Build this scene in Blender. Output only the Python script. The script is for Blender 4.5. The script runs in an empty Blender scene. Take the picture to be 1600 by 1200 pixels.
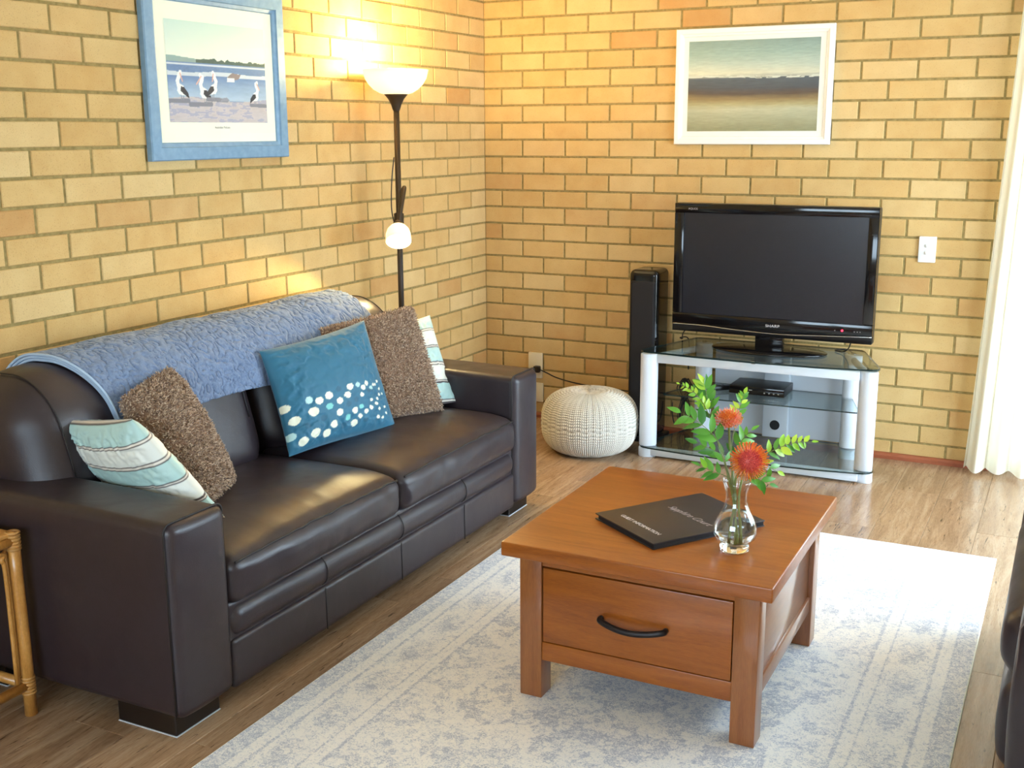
import bpy, bmesh, math, random
import numpy as np
from mathutils import Vector, Matrix
random.seed(7); np.random.seed(7)
pi = math.pi
scene = bpy.context.scene
COL = scene.collection

# ------------------------------------------------------------------ camera
cam_d = bpy.data.cameras.new('camera'); cam = bpy.data.objects.new('camera', cam_d); COL.objects.link(cam)
cam_d.sensor_width = 36.0; cam_d.lens = 1768.55 * 36.0 / 1600.0; cam_d.clip_start = 0.05
def aim(yaw, pitch, roll):
    f = Vector((-math.sin(yaw) * math.cos(pitch), math.cos(yaw) * math.cos(pitch), math.sin(pitch)))
    r = f.cross(Vector((0, 0, 1))).normalized(); u = r.cross(f)
    r2 = r * math.cos(roll) + u * math.sin(roll); u2 = u * math.cos(roll) - r * math.sin(roll)
    return Matrix(((r2.x, u2.x, -f.x), (r2.y, u2.y, -f.y), (r2.z, u2.z, -f.z)))
cam.matrix_world = Matrix.Translation((2.846, -5.365, 1.5126)) @ aim(0.4652, -0.2209, -0.0044).to_4x4()
scene.camera = cam

# ------------------------------------------------------------------ light and exposure
vs = scene.view_settings
vs.view_transform = 'Standard'; vs.look = 'None'; vs.gamma = 1.0; vs.use_curve_mapping = False
vs.exposure = 0.74
SKY = 10.4
LAMP_W = 28.0
READ_W = 52.0
world = bpy.data.worlds.new('sky'); scene.world = world; world.use_nodes = True
wn = world.node_tree.nodes; wl = world.node_tree.links
bg = wn['Background']; bg.inputs['Strength'].default_value = SKY
bg.inputs['Color'].default_value = (0.66, 0.82, 1.0, 1)
def portal(name, loc, rot, sx, sy):
    d = bpy.data.lights.new(name, 'AREA'); d.shape = 'RECTANGLE'; d.size = sx; d.size_y = sy
    d.cycles.is_portal = True
    o = bpy.data.objects.new(name, d); COL.objects.link(o); o.location = loc; o.rotation_euler = rot
    return o
DX0, DX1, DZ = 2.60, 3.60, 2.10            # glass door in the back wall
RX, FY, CZ = 3.95, -7.2, 2.45              # right wall, wall behind the camera, ceiling
WY0, WY1, WZ0, WZ1 = -2.75, -0.22, 0.0, 2.10  # glass door in the right wall
portal('door_daylight', ((DX0 + DX1) / 2, 0.30, DZ / 2), (-pi / 2, 0, 0), DX1 - DX0 + .2, DZ + .2)
VX0, VX1, VZ0, VZ1 = 0.9, 3.5, 0.85, 2.10   # window in the wall behind the camera
portal('rear_window_daylight', ((VX0 + VX1) / 2, FY - .3, (VZ0 + VZ1) / 2), (pi / 2, 0, 0), VX1 - VX0 + .2, VZ1 - VZ0 + .2)
portal('side_door_daylight', (RX + 0.30, (WY0 + WY1) / 2, (WZ0 + WZ1) / 2), (0, pi / 2, 0), WZ1 - WZ0 + .2, WY1 - WY0 + .2)

# ------------------------------------------------------------------ helpers
def link(name, me, mat=None, parent=None):
    o = bpy.data.objects.new(name, me); COL.objects.link(o)
    if mat is not None and len(me.materials) == 0: me.materials.append(mat)
    if parent is not None: o.parent = parent
    return o
def root_loc(o):
    while o.parent: o = o.parent
    return Vector(o.location)
def thing(name, label, cat, loc=(0, 0, 0), group=None):
    o = bpy.data.objects.new(name, None); COL.objects.link(o); o.location = loc
    o.empty_display_size = 0.05
    if label: o['label'] = label
    if cat: o['category'] = cat
    if group: o['group'] = group
    return o
def tag(o, label=None, cat=None, group=None, kind=None):
    if label: o['label'] = label
    if cat: o['category'] = cat
    if group: o['group'] = group
    if kind: o['kind'] = kind
    return o
def smooth(me, on=True):
    me.polygons.foreach_set('use_smooth', [on] * len(me.polygons)); me.update()
def mk(name, verts, faces, mat, parent=None, sm=True, base=None):
    """mesh given in world coordinates; origin goes to the root thing (or to base)"""
    off = root_loc(parent) if parent is not None else Vector(base or (0, 0, 0))
    V = np.asarray(verts, float).reshape(-1, 3) - np.array(off)
    me = bpy.data.meshes.new(name)
    me.from_pydata(V.tolist(), [], [tuple(int(i) for i in f) for f in faces]); me.update()
    if sm: smooth(me)
    o = link(name, me, mat, parent)
    if parent is None: o.location = off
    return o
class MB:
    def __init__(s): s.v = []; s.f = []
    def add(s, v, f):
        n = len(s.v); s.v += [tuple(p) for p in v]; s.f += [tuple(i + n for i in q) for q in f]; return s
    def build(s, name, mat, parent=None, sm=True, base=None): return mk(name, s.v, s.f, mat, parent, sm, base)
def box(x0, x1, y0, y1, z0, z1):
    v = [(x, y, z) for x in (x0, x1) for y in (y0, y1) for z in (z0, z1)]
    return v, [(0, 1, 3, 2), (4, 6, 7, 5), (0, 4, 5, 1), (2, 3, 7, 6), (0, 2, 6, 4), (1, 5, 7, 3)]
def bbox(x0, x1, y0, y1, z0, z1, r=.004, seg=2):
    """box with rounded edges"""
    bm = bmesh.new(); bmesh.ops.create_cube(bm, size=1)
    for v in bm.verts:
        v.co = ((x0 + x1) / 2 + v.co.x * (x1 - x0), (y0 + y1) / 2 + v.co.y * (y1 - y0), (z0 + z1) / 2 + v.co.z * (z1 - z0))
    bmesh.ops.bevel(bm, geom=list(bm.edges), offset=r, segments=seg, profile=.5, affect='EDGES')
    bm.verts.index_update()
    v = [tuple(p.co) for p in bm.verts]; f = [tuple(p.index for p in q.verts) for q in bm.faces]; bm.free()
    return v, f
def flat_shade_big(o, ang=.6):
    me = o.data
    me.set_sharp_from_angle(angle=ang)
    return o
def rbox(x0, x1, y0, y1, z0, z1, r, n=10, m=4, fn=None):
    """soft rounded box: n cuts on the flats, m on the rounds; fn deforms each point"""
    h = np.array([(x1 - x0) / 2, (y1 - y0) / 2, (z1 - z0) / 2]); c = np.array([(x0 + x1) / 2, (y0 + y1) / 2, (z0 + z1) / 2])
    ax = []
    for k in range(3):
        rr = min(r, h[k] * .999)
        e = [-h[k] + rr * (1 - math.cos(i / m * pi / 2)) for i in range(m)]
        e = [-h[k] + rr * (i / m) for i in range(m)]
        mid = list(np.linspace(-h[k] + rr, h[k] - rr, n + 1))
        ax.append(e + mid + [-t for t in e[::-1]])
    V = []; idx = {}; F = []
    def vid(i, j, k):
        key = (i, j, k)
        if key in idx: return idx[key]
        p = np.array([ax[0][i], ax[1][j], ax[2][k]])
        rr = np.minimum(r, h * .999); q = np.clip(p, -(h - rr), h - rr); d = (p - q) / rr
        L = np.linalg.norm(d); mx = np.abs(d).max()
        if L > 1e-9: d = d / L * mx
        p = q + d * rr + c
        idx[key] = len(V); V.append(p); return idx[key]
    N = [len(a) for a in ax]
    for (a, b, s) in ((0, 1, 2), (1, 2, 0), (2, 0, 1)):
        for side in (0, N[s] - 1):
            for i in range(N[a] - 1):
                for j in range(N[b] - 1):
                    q = []
                    for (di, dj) in ((0, 0), (1, 0), (1, 1), (0, 1)):
                        t = [0, 0, 0]; t[a] = i + di; t[b] = j + dj; t[s] = side; q.append(vid(*t))
                    F.append(tuple(q if side else q[::-1]))
    V = np.array(V)
    if fn is not None: V = fn(V, (V - c) / h)
    return V.tolist(), F
def tube(pts, r, n=8, caps=True):
    pts = [Vector(p) for p in pts]; R_ = r if isinstance(r, (list, tuple)) else [r] * len(pts)
    V = []; F = []; prev = None
    for i, p in enumerate(pts):
        t = (pts[min(i + 1, len(pts) - 1)] - pts[max(i - 1, 0)])
        t = t.normalized() if t.length > 1e-9 else Vector((0, 0, 1))
        a = prev if prev is not None else (Vector((0, 0, 1)) if abs(t.z) < .9 else Vector((1, 0, 0)))
        u = (a - t * a.dot(t)).normalized(); prev = u; w = t.cross(u)
        for k in range(n):
            g = 2 * pi * k / n; V.append(tuple(p + (u * math.cos(g) + w * math.sin(g)) * R_[i]))
    for i in range(len(pts) - 1):
        for k in range(n):
            a = i * n + k; b = i * n + (k + 1) % n; F.append((a, b, b + n, a + n))
    if caps:
        F.append(tuple(range(n))[::-1]); F.append(tuple((len(pts) - 1) * n + k for k in range(n)))
    return V, F
def curve(ctrl, n=8):
    """Catmull-Rom through control points"""
    P = [Vector(p) for p in ctrl]; P = [P[0] * 2 - P[1]] + P + [P[-1] * 2 - P[-2]]; out = []
    for i in range(1, len(P) - 2):
        for k in range(n):
            t = k / n; a, b, c, d = P[i - 1], P[i], P[i + 1], P[i + 2]
            out.append(.5 * ((2 * b) + (c - a) * t + (2 * a - 5 * b + 4 * c - d) * t * t + (3 * b - a - 3 * c + d) * t ** 3))
    out.append(P[-2]); return out
def lathe(prof, c, n=32, axis=None, close=False):
    """profile [(r, h)] about an axis through c"""
    A = Vector(axis).normalized() if axis else Vector((0, 0, 1))
    a = Vector((1, 0, 0)) if abs(A.x) < .9 else Vector((0, 1, 0)); u = (a - A * a.dot(A)).normalized(); w = A.cross(u); c = Vector(c)
    V = []; F = []
    for (r, h) in prof:
        for k in range(n):
            g = 2 * pi * k / n; V.append(tuple(c + A * h + (u * math.cos(g) + w * math.sin(g)) * r))
    for i in range(len(prof) - 1):
        for k in range(n):
            p = i * n + k; q = i * n + (k + 1) % n; F.append((p, q, q + n, p + n))
    if close:
        F.append(tuple(range(n))[::-1]); F.append(tuple((len(prof) - 1) * n + k for k in range(n)))
    return V, F
def extrude_poly(poly, z0, z1):
    n = len(poly); V = [(x, y, z0) for x, y in poly] + [(x, y, z1) for x, y in poly]
    F = [tuple(range(n))[::-1], tuple(range(n, 2 * n))] + [(i, (i + 1) % n, (i + 1) % n + n, i + n) for i in range(n)]
    return V, F
def round_poly(poly, r, seg=5):
    out = []; n = len(poly); rs = r if isinstance(r, (list, tuple)) else [r] * n
    for i in range(n):
        p = Vector(poly[i]); a = (Vector(poly[i - 1]) - p); b = (Vector(poly[(i + 1) % n]) - p)
        a.normalize(); b.normalize(); ang = a.angle(b); t = rs[i] / math.tan(ang / 2)
        s, e = p + a * t, p + b * t
        for k in range(seg + 1):
            f = k / seg; out.append(tuple((s * (1 - f) + p * f) * (1 - f) + (p * (1 - f) + e * f) * f))
    return out
_NT = {}
def vnoise(x, y, seed=0):
    if seed not in _NT: _NT[seed] = np.random.RandomState(seed).rand(256, 256)
    T = _NT[seed]
    xi = np.floor(x).astype(int); yi = np.floor(y).astype(int); fx = x - xi; fy = y - yi
    fx = fx * fx * (3 - 2 * fx); fy = fy * fy * (3 - 2 * fy); g = lambda a, b: T[a % 256, b % 256]
    return (g(xi, yi) * (1 - fx) + g(xi + 1, yi) * fx) * (1 - fy) + (g(xi, yi + 1) * (1 - fx) + g(xi + 1, yi + 1) * fx) * fy
def fbm(x, y, seed=0, o=4):
    s = 0; a = .5
    for k in range(o): s = s + a * vnoise(x * 2 ** k, y * 2 ** k, seed + k); a *= .5
    return s / (1 - .5 ** o)
def set_col(me, cols, name='Col'):
    a = me.color_attributes.new(name, 'FLOAT_COLOR', 'POINT')
    c = np.ones((len(me.vertices), 4), np.float32); c[:, :cols.shape[1]] = cols
    a.data.foreach_set('color', c.ravel())
def srgb(*c):
    c = [x / 255 for x in c]
    return tuple(x / 12.92 if x <= .04045 else ((x + .055) / 1.055) ** 2.4 for x in c)
def srgb_np(a):
    a = np.asarray(a, float) / 255
    return np.where(a <= .04045, a / 12.92, ((a + .055) / 1.055) ** 2.4)

# ------------------------------------------------------------------ materials
class Mat:
    def __init__(s, name, base=(.5, .5, .5), rough=.5, metal=0, spec=.5):
        s.m = bpy.data.materials.new(name); s.m.use_nodes = True; s.t = s.m.node_tree; s.b = s.t.nodes['Principled BSDF']
        s.set('Base Color', (*base, 1)); s.set('Roughness', rough); s.set('Metallic', metal); s.set('Specular IOR Level', spec)
    def set(s, k, v): s.b.inputs[k].default_value = v; return s
    def n(s, typ, **kw):
        q = s.t.nodes.new(typ)
        for k, v in kw.items(): setattr(q, k, v)
        return q
    def l(s, a, b): s.t.links.new(a, b)
    def coord(s, kind='Object'): return s.n('ShaderNodeTexCoord').outputs[kind]
    def mapping(s, src, scale=(1, 1, 1), rot=(0, 0, 0), loc=(0, 0, 0)):
        q = s.n('ShaderNodeMapping'); s.l(src, q.inputs['Vector']); q.inputs['Scale'].default_value = scale
        q.inputs['Rotation'].default_value = rot; q.inputs['Location'].default_value = loc; return q.outputs['Vector']
    def noise(s, vec, scale, detail=3, rough=.55, dist=0):
        q = s.n('ShaderNodeTexNoise'); s.l(vec, q.inputs['Vector']); q.inputs['Scale'].default_value = scale
        q.inputs['Detail'].default_value = detail; q.inputs['Roughness'].default_value = rough; q.inputs['Distortion'].default_value = dist
        return q.outputs['Fac']
    def voro(s, vec, scale, feature='F1'):
        q = s.n('ShaderNodeTexVoronoi', feature=feature); s.l(vec, q.inputs['Vector']); q.inputs['Scale'].default_value = scale
        return q.outputs['Distance']
    def ramp(s, fac, stops, interp='LINEAR'):
        q = s.n('ShaderNodeValToRGB'); s.l(fac, q.inputs['Fac']); e = q.color_ramp.elements; q.color_ramp.interpolation = interp
        while len(e) < len(stops): e.new(.5)
        for i, (p, c) in enumerate(stops):
            e[i].position = p; e[i].color = (*c, 1) if len(c) == 3 else c
        return q.outputs['Color']
    def mix(s, fac, a, b, mode='MIX'):
        q = s.n('ShaderNodeMix', data_type='RGBA', blend_type=mode)
        for sock, v in ((q.inputs['Factor'], fac), (q.inputs[6], a), (q.inputs[7], b)):
            if hasattr(v, 'is_output'): s.l(v, sock)
            elif isinstance(v, (int, float)): sock.default_value = v
            else: sock.default_value = (*v, 1) if len(v) == 3 else v
        return q.outputs[2]
    def math(s, op, a, b=0, clamp=False):
        q = s.n('ShaderNodeMath', operation=op, use_clamp=clamp)
        for sock, v in ((q.inputs[0], a), (q.inputs[1], b)):
            if hasattr(v, 'is_output'): s.l(v, sock)
            else: sock.default_value = v
        return q.outputs[0]
    def bump(s, h, strength=.3, dist=.002):
        q = s.n('ShaderNodeBump'); s.l(h, q.inputs['Height']); q.inputs['Strength'].default_value = strength; q.inputs['Distance'].default_value = dist
        s.l(q.outputs['Normal'], s.b.inputs['Normal']); return s
    def col(s, sock): s.l(sock, s.b.inputs['Base Color']); return s
    def rnd(s):
        """random number per object and per island"""
        a = s.n('ShaderNodeObjectInfo').outputs['Random']; g = s.n('ShaderNodeNewGeometry').outputs['Random Per Island']
        return s.math('FRACT', s.math('ADD', a, g))
def plain(name, c, rough=.5, metal=0, spec=.5): return Mat(name, c, rough, metal, spec).m
M = {}
def brick_mat():
    k = Mat('brick', rough=.85, spec=.25); r = k.rnd(); co = k.coord()
    off = k.n('ShaderNodeCombineXYZ'); k.l(k.math('MULTIPLY', r, 37.0), off.inputs[0]); k.l(k.math('MULTIPLY', r, 91.0), off.inputs[2])
    va = k.n('ShaderNodeVectorMath', operation='ADD'); k.l(co, va.inputs[0]); k.l(off.outputs[0], va.inputs[1]); v = va.outputs[0]
    base = k.ramp(r, [(0, srgb(199, 158, 97)), (.2, srgb(206, 171, 111)), (.4, srgb(197, 158, 97)), (.55, srgb(210, 178, 121)), (.7, srgb(202, 165, 105)), (.85, srgb(214, 185, 132)), (.95, srgb(193, 148, 90)), (1, srgb(185, 135, 79))])
    cl = k.noise(v, 9, 3); base = k.mix(.3, base, k.ramp(cl, [(.3, srgb(189, 148, 93)), (.7, srgb(219, 189, 134))]))
    sp = k.ramp(k.noise(v, 330, 2, .6), [(.30, (1, 1, 1)), (.38, (0, 0, 0))])
    base = k.mix(k.math('MULTIPLY', sp, .45), base, srgb(120, 78, 44))
    sp2 = k.ramp(k.voro(v, 95), [(.10, (1, 1, 1)), (.18, (0, 0, 0))])
    base = k.mix(k.math('MULTIPLY', sp2, .30), base, srgb(150, 96, 52))
    k.col(base); k.bump(k.noise(v, 160, 4, .6), .35, .002); return k.m
M['brick'] = brick_mat()
def mortar_mat():
    k = Mat('mortar', rough=.95, spec=.1); v = k.coord(); n = k.noise(v, 60, 4)
    k.col(k.ramp(n, [(.3, srgb(134, 116, 72)), (.7, srgb(164, 142, 92))])); k.bump(n, .5, .003); return k.m
M['mortar'] = mortar_mat()
def wood(name, c0, c1, c2, scale=(1, 14, 14), rough=.35, knots=.0, rand=0.0, coat=0.0, gr=6, dark=None, streak=.0):
    k = Mat(name, rough=rough); co = k.coord(); r = k.n('ShaderNodeObjectInfo').outputs['Random']
    off = k.n('ShaderNodeCombineXYZ')
    for i, q in enumerate((17.3, 23.1, 11.7)): k.l(k.math('MULTIPLY', r, q), off.inputs[i])
    va = k.n('ShaderNodeVectorMath', operation='ADD'); k.l(co, va.inputs[0]); k.l(off.outputs[0], va.inputs[1])
    v = k.mapping(va.outputs[0], scale)
    g = k.noise(v, gr * .35, 6, .62, 1.2); f = k.noise(v, gr * 6, 3, .6, .3)
    base = k.ramp(g, [(.25, c0), (.5, c1), (.75, c2)])
    base = k.mix(.22, base, k.ramp(f, [(.3, tuple(x * .55 for x in c0)), (.7, tuple(min(1, x * 1.2) for x in c2))]))
    if streak:
        s_ = k.ramp(k.noise(v, gr * 1.1, 4, .7, 1.6), [(.33, (1, 1, 1)), (.39, (0, 0, 0))])
        base = k.mix(k.math('MULTIPLY', s_, streak), base, dark)
    if rand:
        h = k.n('ShaderNodeHueSaturation'); k.l(base, h.inputs['Color'])
        k.l(k.math('ADD', k.math('MULTIPLY', r, rand), 1 - rand / 2), h.inputs['Value']); base = h.outputs['Color']
    k.col(base); k.set('Coat Weight', coat); k.set('Coat Roughness', .12); k.bump(f, .08, .001); return k.m
M['plank'] = wood('plank', srgb(122, 88, 60), srgb(160, 126, 95), srgb(192, 162, 131), (14, 1.2, 14), .21, rand=.26, gr=5, dark=srgb(62, 44, 32), streak=.8)
M['table_wood'] = wood('table_wood', srgb(122, 58, 12), srgb(150, 80, 20), srgb(168, 96, 30), (1.5, 16, 16), .32, coat=.2, gr=5, dark=srgb(92, 48, 20), streak=.25)
M['table_wood_side'] = wood('table_wood_side', srgb(112, 58, 24), srgb(138, 80, 38), srgb(156, 96, 52), (16, 1.5, 16), .30, coat=.9, gr=5)
M['table_wood_leg'] = wood('table_wood_leg', srgb(118, 62, 26), srgb(144, 84, 40), srgb(160, 98, 50), (16, 16, 1.5), .30, coat=.6, gr=5)
M['trim_wood'] = wood('trim_wood', srgb(120, 58, 34), srgb(150, 78, 48), srgb(166, 92, 60), (1.5, 14, 14), .4)
M['cane'] = wood('cane', srgb(172, 112, 46), srgb(200, 140, 66), srgb(220, 164, 90), (10, 10, 3), .35, gr=6, coat=.3)
M['cane_wrap'] = wood('cane_wrap', srgb(150, 100, 46), srgb(190, 136, 70), srgb(210, 160, 96), (20, 20, 60), .45, gr=6)
def leather():
    k = Mat('leather', srgb(52, 43, 41), .36, spec=.55); v = k.coord()
    cell = k.voro(v, 420); fold = k.noise(v, 7, 3, .5, .6); fine = k.noise(v, 38, 3)
    k.col(k.mix(k.math('MULTIPLY', fine, .5), srgb(42, 33, 37), srgb(57, 47, 53)))
    k.l(k.ramp(fold, [(.3, (.31,) * 3), (.7, (.45,) * 3)]), k.b.inputs['Roughness'])
    h = k.math('ADD', k.math('MULTIPLY', cell, .35), k.math('MULTIPLY', fold, 4.0)); k.bump(h, .22, .0025); return k.m
M['leather'] = leather()
M['seam'] = plain('seam', srgb(30, 24, 23), .6)
M['stitch'] = plain('stitch', srgb(120, 104, 96), .6)
M['foot_black'] = plain('foot_black', srgb(26, 20, 18), .3)
M['silver'] = plain('silver', srgb(212, 216, 222), .42)
M['chrome'] = plain('chrome', srgb(220, 222, 226), .12, 1)
M['gloss_black'] = plain('gloss_black', srgb(16, 14, 15), .10)
M['satin_black'] = plain('satin_black', srgb(22, 19, 20), .38)
M['screen'] = plain('screen', srgb(26, 24, 30), .26, spec=.6)
M['grille'] = plain('grille', srgb(22, 16, 16), .8)
M['white_plastic'] = plain('white_plastic', srgb(238, 234, 228), .35)
M['cream_plastic'] = plain('cream_plastic', srgb(226, 214, 184), .4)
M['grey_panel'] = plain('grey_panel', srgb(186, 190, 196), .5)
M['hole'] = plain('hole', srgb(18, 16, 18), .7)
M['cable'] = plain('cable', srgb(26, 20, 18), .5)
M['lamp_metal'] = plain('lamp_metal', srgb(58, 44, 30), .45, .3)
M['ceiling'] = plain('ceiling', srgb(236, 230, 218), .9)
M['plaster'] = plain('plaster', srgb(226, 208, 176), .9)
M['aluminium'] = plain('aluminium', srgb(200, 200, 198), .4, .6)
M['patio'] = plain('patio', srgb(206, 200, 190), .9)
M['frame_white'] = plain('frame_white', srgb(236, 232, 228), .4)
M['mat_white'] = plain('mat_white', srgb(246, 244, 238), .8)
M['mat_cream'] = plain('mat_cream', srgb(248, 246, 226), .8)
def blue_frame():
    k = Mat('frame_blue', rough=.5); v = k.coord(); n = k.noise(k.mapping(v, (3, 3, 3)), 12, 4)
    k.col(k.ramp(n, [(.3, srgb(108, 142, 170)), (.7, srgb(124, 156, 182))])); return k.m
M['frame_blue'] = blue_frame()
def attr_mat(name, rough=.7, spec=.3, bumpscale=None, bs=.2, sheen=0):
    k = Mat(name, rough=rough, spec=spec); a = k.n('ShaderNodeAttribute', attribute_name='Col'); k.col(a.outputs['Color'])
    if bumpscale: k.bump(k.noise(k.coord(), bumpscale, 3), bs, .001)
    if sheen: k.set('Sheen Weight', sheen)
    return k.m
M['print'] = attr_mat('print', .6)
M['teal_cloth'] = attr_mat('teal_cloth', .55, .4, 700, .25, .3)
M['stripe_cloth'] = attr_mat('stripe_cloth', .42, .4, 500, .15, .2)
def shag():
    k = Mat('shag', rough=.95, spec=.1); v = k.coord(); n = k.noise(v, 190, 3, .7)
    k.col(k.ramp(n, [(.28, srgb(84, 58, 44)), (.45, srgb(124, 92, 70)), (.6, srgb(150, 118, 94)), (.75, srgb(182, 154, 128))])); k.bump(n, .9, .006); k.set('Sheen Weight', .3); return k.m
M['shag'] = shag()
k = Mat('shag_fibre', rough=.9, spec=.1); k.col(k.ramp(k.rnd(), [(0, srgb(108, 80, 62)), (.5, srgb(164, 132, 104)), (1, srgb(214, 188, 160))])); k.set('Sheen Weight', .3); M['shag_fibre'] = k.m
def throw():
    k = Mat('throw', rough=.9, spec=.15); v = k.coord(); n = k.noise(v, 60, 3, .6, 1.5)
    k.col(k.ramp(n, [(.3, srgb(94, 110, 138)), (.7, srgb(126, 144, 174))])); k.bump(k.noise(v, 420, 2), .3, .001); k.set('Sheen Weight', .3); return k.m
M['throw'] = throw()
M['throw_edge'] = plain('throw_edge', srgb(168, 188, 212), .85)
def knit():
    k = Mat('knit', rough=.9, spec=.1); a = k.n('ShaderNodeAttribute', attribute_name='Col'); n = k.noise(k.coord(), 260, 3)
    k.col(k.mix(.15, a.outputs['Color'], k.ramp(n, [(.3, srgb(190, 180, 164)), (.7, srgb(240, 234, 222))]))); k.bump(n, .4, .002); return k.m
M['knit'] = knit()
def rug_mat():
    k = Mat('rug', rough=.95, spec=.05); a = k.n('ShaderNodeAttribute', attribute_name='Col').outputs['Color']; v = k.coord()
    n = k.noise(v, 75, 5, .78, .8); n2 = k.noise(v, 260, 2, .6)
    s_ = k.math('ADD', k.math('MULTIPLY', n, .75), k.math('MULTIPLY', n2, .45))
    t = k.math('ADD', k.math('MULTIPLY', k.math('SUBTRACT', s_, .60), 5.6), a)
    k.col(k.ramp(t, [(.15, srgb(238, 234, 228)), (.45, srgb(224, 222, 221)), (.75, srgb(200, 202, 210)), (1, srgb(178, 182, 194))]))
    k.bump(n2, .5, .003); k.set('Sheen Weight', .2); return k.m
M['rug'] = rug_mat()
def arch_glass(name, tint, rough=0.0, ior=1.45):
    m = bpy.data.materials.new(name); m.use_nodes = True; t = m.node_tree; t.nodes.clear()
    o = t.nodes.new('ShaderNodeOutputMaterial'); x = t.nodes.new('ShaderNodeMixShader'); f = t.nodes.new('ShaderNodeFresnel'); f.inputs['IOR'].default_value = ior
    ge = t.nodes.new('ShaderNodeNewGeometry'); mx = t.nodes.new('ShaderNodeMix'); mx.inputs[2].default_value = ior; mx.inputs[3].default_value = 1 / ior
    t.links.new(ge.outputs['Backfacing'], mx.inputs[0]); t.links.new(mx.outputs[0], f.inputs['IOR'])
    a = t.nodes.new('ShaderNodeBsdfTransparent'); a.inputs['Color'].default_value = (*tint, 1)
    g = t.nodes.new('ShaderNodeBsdfGlossy'); g.inputs['Roughness'].default_value = rough
    t.links.new(f.outputs[0], x.inputs[0]); t.links.new(a.outputs[0], x.inputs[1]); t.links.new(g.outputs[0], x.inputs[2]); t.links.new(x.outputs[0], o.inputs[0])
    return m
M['pane'] = arch_glass('pane', (.96, .98, .97))
M['picture_glass'] = arch_glass('picture_glass', (.98, .985, .98), .02, 1.25)
M['shelf_glass'] = arch_glass('shelf_glass', (.80, .86, .86), .0, 1.45)
M['glass_edge'] = plain('glass_edge', srgb(30, 44, 42), .1)
M['vase_glass'] = arch_glass('vase_glass', (.97, .985, .98), .0, 1.7)
k = Mat('foot_glass', (1, 1, 1), .02); k.set('Transmission Weight', 1.0); k.set('IOR', 1.45); M['foot_glass'] = k.m
k = Mat('water', (1, 1, 1), .0); k.set('Transmission Weight', 1.0); k.set('IOR', 1.22); M['water'] = k.m
def curtain_mat():
    m = bpy.data.materials.new('curtain_cloth'); m.use_nodes = True; t = m.node_tree; b = t.nodes['Principled BSDF']
    b.inputs['Base Color'].default_value = (*srgb(238, 232, 212), 1); b.inputs['Roughness'].default_value = .9
    tr = t.nodes.new('ShaderNodeBsdfTranslucent'); tr.inputs['Color'].default_value = (*srgb(238, 234, 216), 1)
    x = t.nodes.new('ShaderNodeMixShader'); x.inputs[0].default_value = .28
    t.links.new(b.outputs[0], x.inputs[1]); t.links.new(tr.outputs[0], x.inputs[2]); t.links.new(x.outputs[0], t.nodes['Material Output'].inputs[0]); return m
M['curtain'] = curtain_mat()
def shade_mat():
    m = bpy.data.materials.new('lamp_shade_plastic'); m.use_nodes = True; t = m.node_tree; b = t.nodes['Principled BSDF']
    b.inputs['Base Color'].default_value = (*srgb(245, 240, 226), 1); b.inputs['Roughness'].default_value = .35
    tr = t.nodes.new('ShaderNodeBsdfTranslucent'); tr.inputs['Color'].default_value = (*srgb(250, 244, 228), 1)
    x = t.nodes.new('ShaderNodeMixShader'); x.inputs[0].default_value = .35
    t.links.new(b.outputs[0], x.inputs[1]); t.links.new(tr.outputs[0], x.inputs[2]); t.links.new(x.outputs[0], t.nodes['Material Output'].inputs[0]); return m
M['shade'] = shade_mat()
def emit(name, c, s):
    k = Mat(name, c, .5); k.set('Emission Color', (*c, 1)); k.set('Emission Strength', s); return k.m
M['bulb'] = emit('bulb', (1, .82, .52), 30)
M['led_red'] = emit('led_red', (1, .02, .05), 3)
M['print_white'] = plain('print_white', srgb(214, 206, 206), .5)
M['print_grey'] = plain('print_grey', srgb(150, 138, 138), .5)
M['folder'] = plain('folder', srgb(44, 36, 38), .42)
M['handle'] = plain('handle', srgb(34, 28, 30), .4, .4)
def leafm(name, c0, c1):
    k = Mat(name, rough=.4); r = k.rnd(); k.col(k.ramp(r, [(0, c0), (1, c1)])); k.set('Subsurface Weight', .0); return k.m
M['leaf'] = leafm('leaf', srgb(58, 122, 40), srgb(104, 170, 56))
M['leaf_young'] = leafm('leaf_young', srgb(120, 186, 44), srgb(196, 222, 70))
M['stem'] = plain('stem', srgb(120, 130, 66), .5)
M['style_red'] = leafm('style_red', srgb(188, 26, 50), srgb(240, 112, 96))
M['style_orange'] = leafm('style_orange', srgb(236, 96, 40), srgb(248, 156, 60))
M['style_pink'] = leafm('style_pink', srgb(238, 120, 110), srgb(246, 170, 120))

# ================================================================== THE ROOM
def struct(name, mb, mat, parent=None, sm=False):
    o = mb.build(name, mat, parent, sm)
    if parent is None: o['kind'] = 'structure'
    return o
T = .12
floor = struct('floor', MB().add(*box(-T, RX + T, FY - T, T, -.10, -.004)), M['mortar'])
struct('ceiling', MB().add(*box(-T, RX + T, FY - T, T, CZ, CZ + .1)), M['ceiling'])
RD = .004     # depth the joints are raked back
wall_left = struct('wall_left', MB().add(*box(-T, -RD, FY - T, T, -.05, CZ)), M['mortar'])
mb = MB()
mb.add(*box(-RD, DX0, RD, T, -.05, CZ)); mb.add(*box(DX0, DX1, RD, T, DZ, CZ)); mb.add(*box(DX1, RX + T, RD, T, -.05, CZ))
wall_back = struct('wall_back', mb, M['mortar'])
mb = MB()
mb.add(*box(RX, RX + T, FY, 0, WZ1, CZ)); mb.add(*box(RX, RX + T, FY, WY0, WZ0, WZ1)); mb.add(*box(RX, RX + T, WY1, 0, WZ0, WZ1))
struct('wall_right', mb, M['plaster'])
mb = MB()
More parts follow.
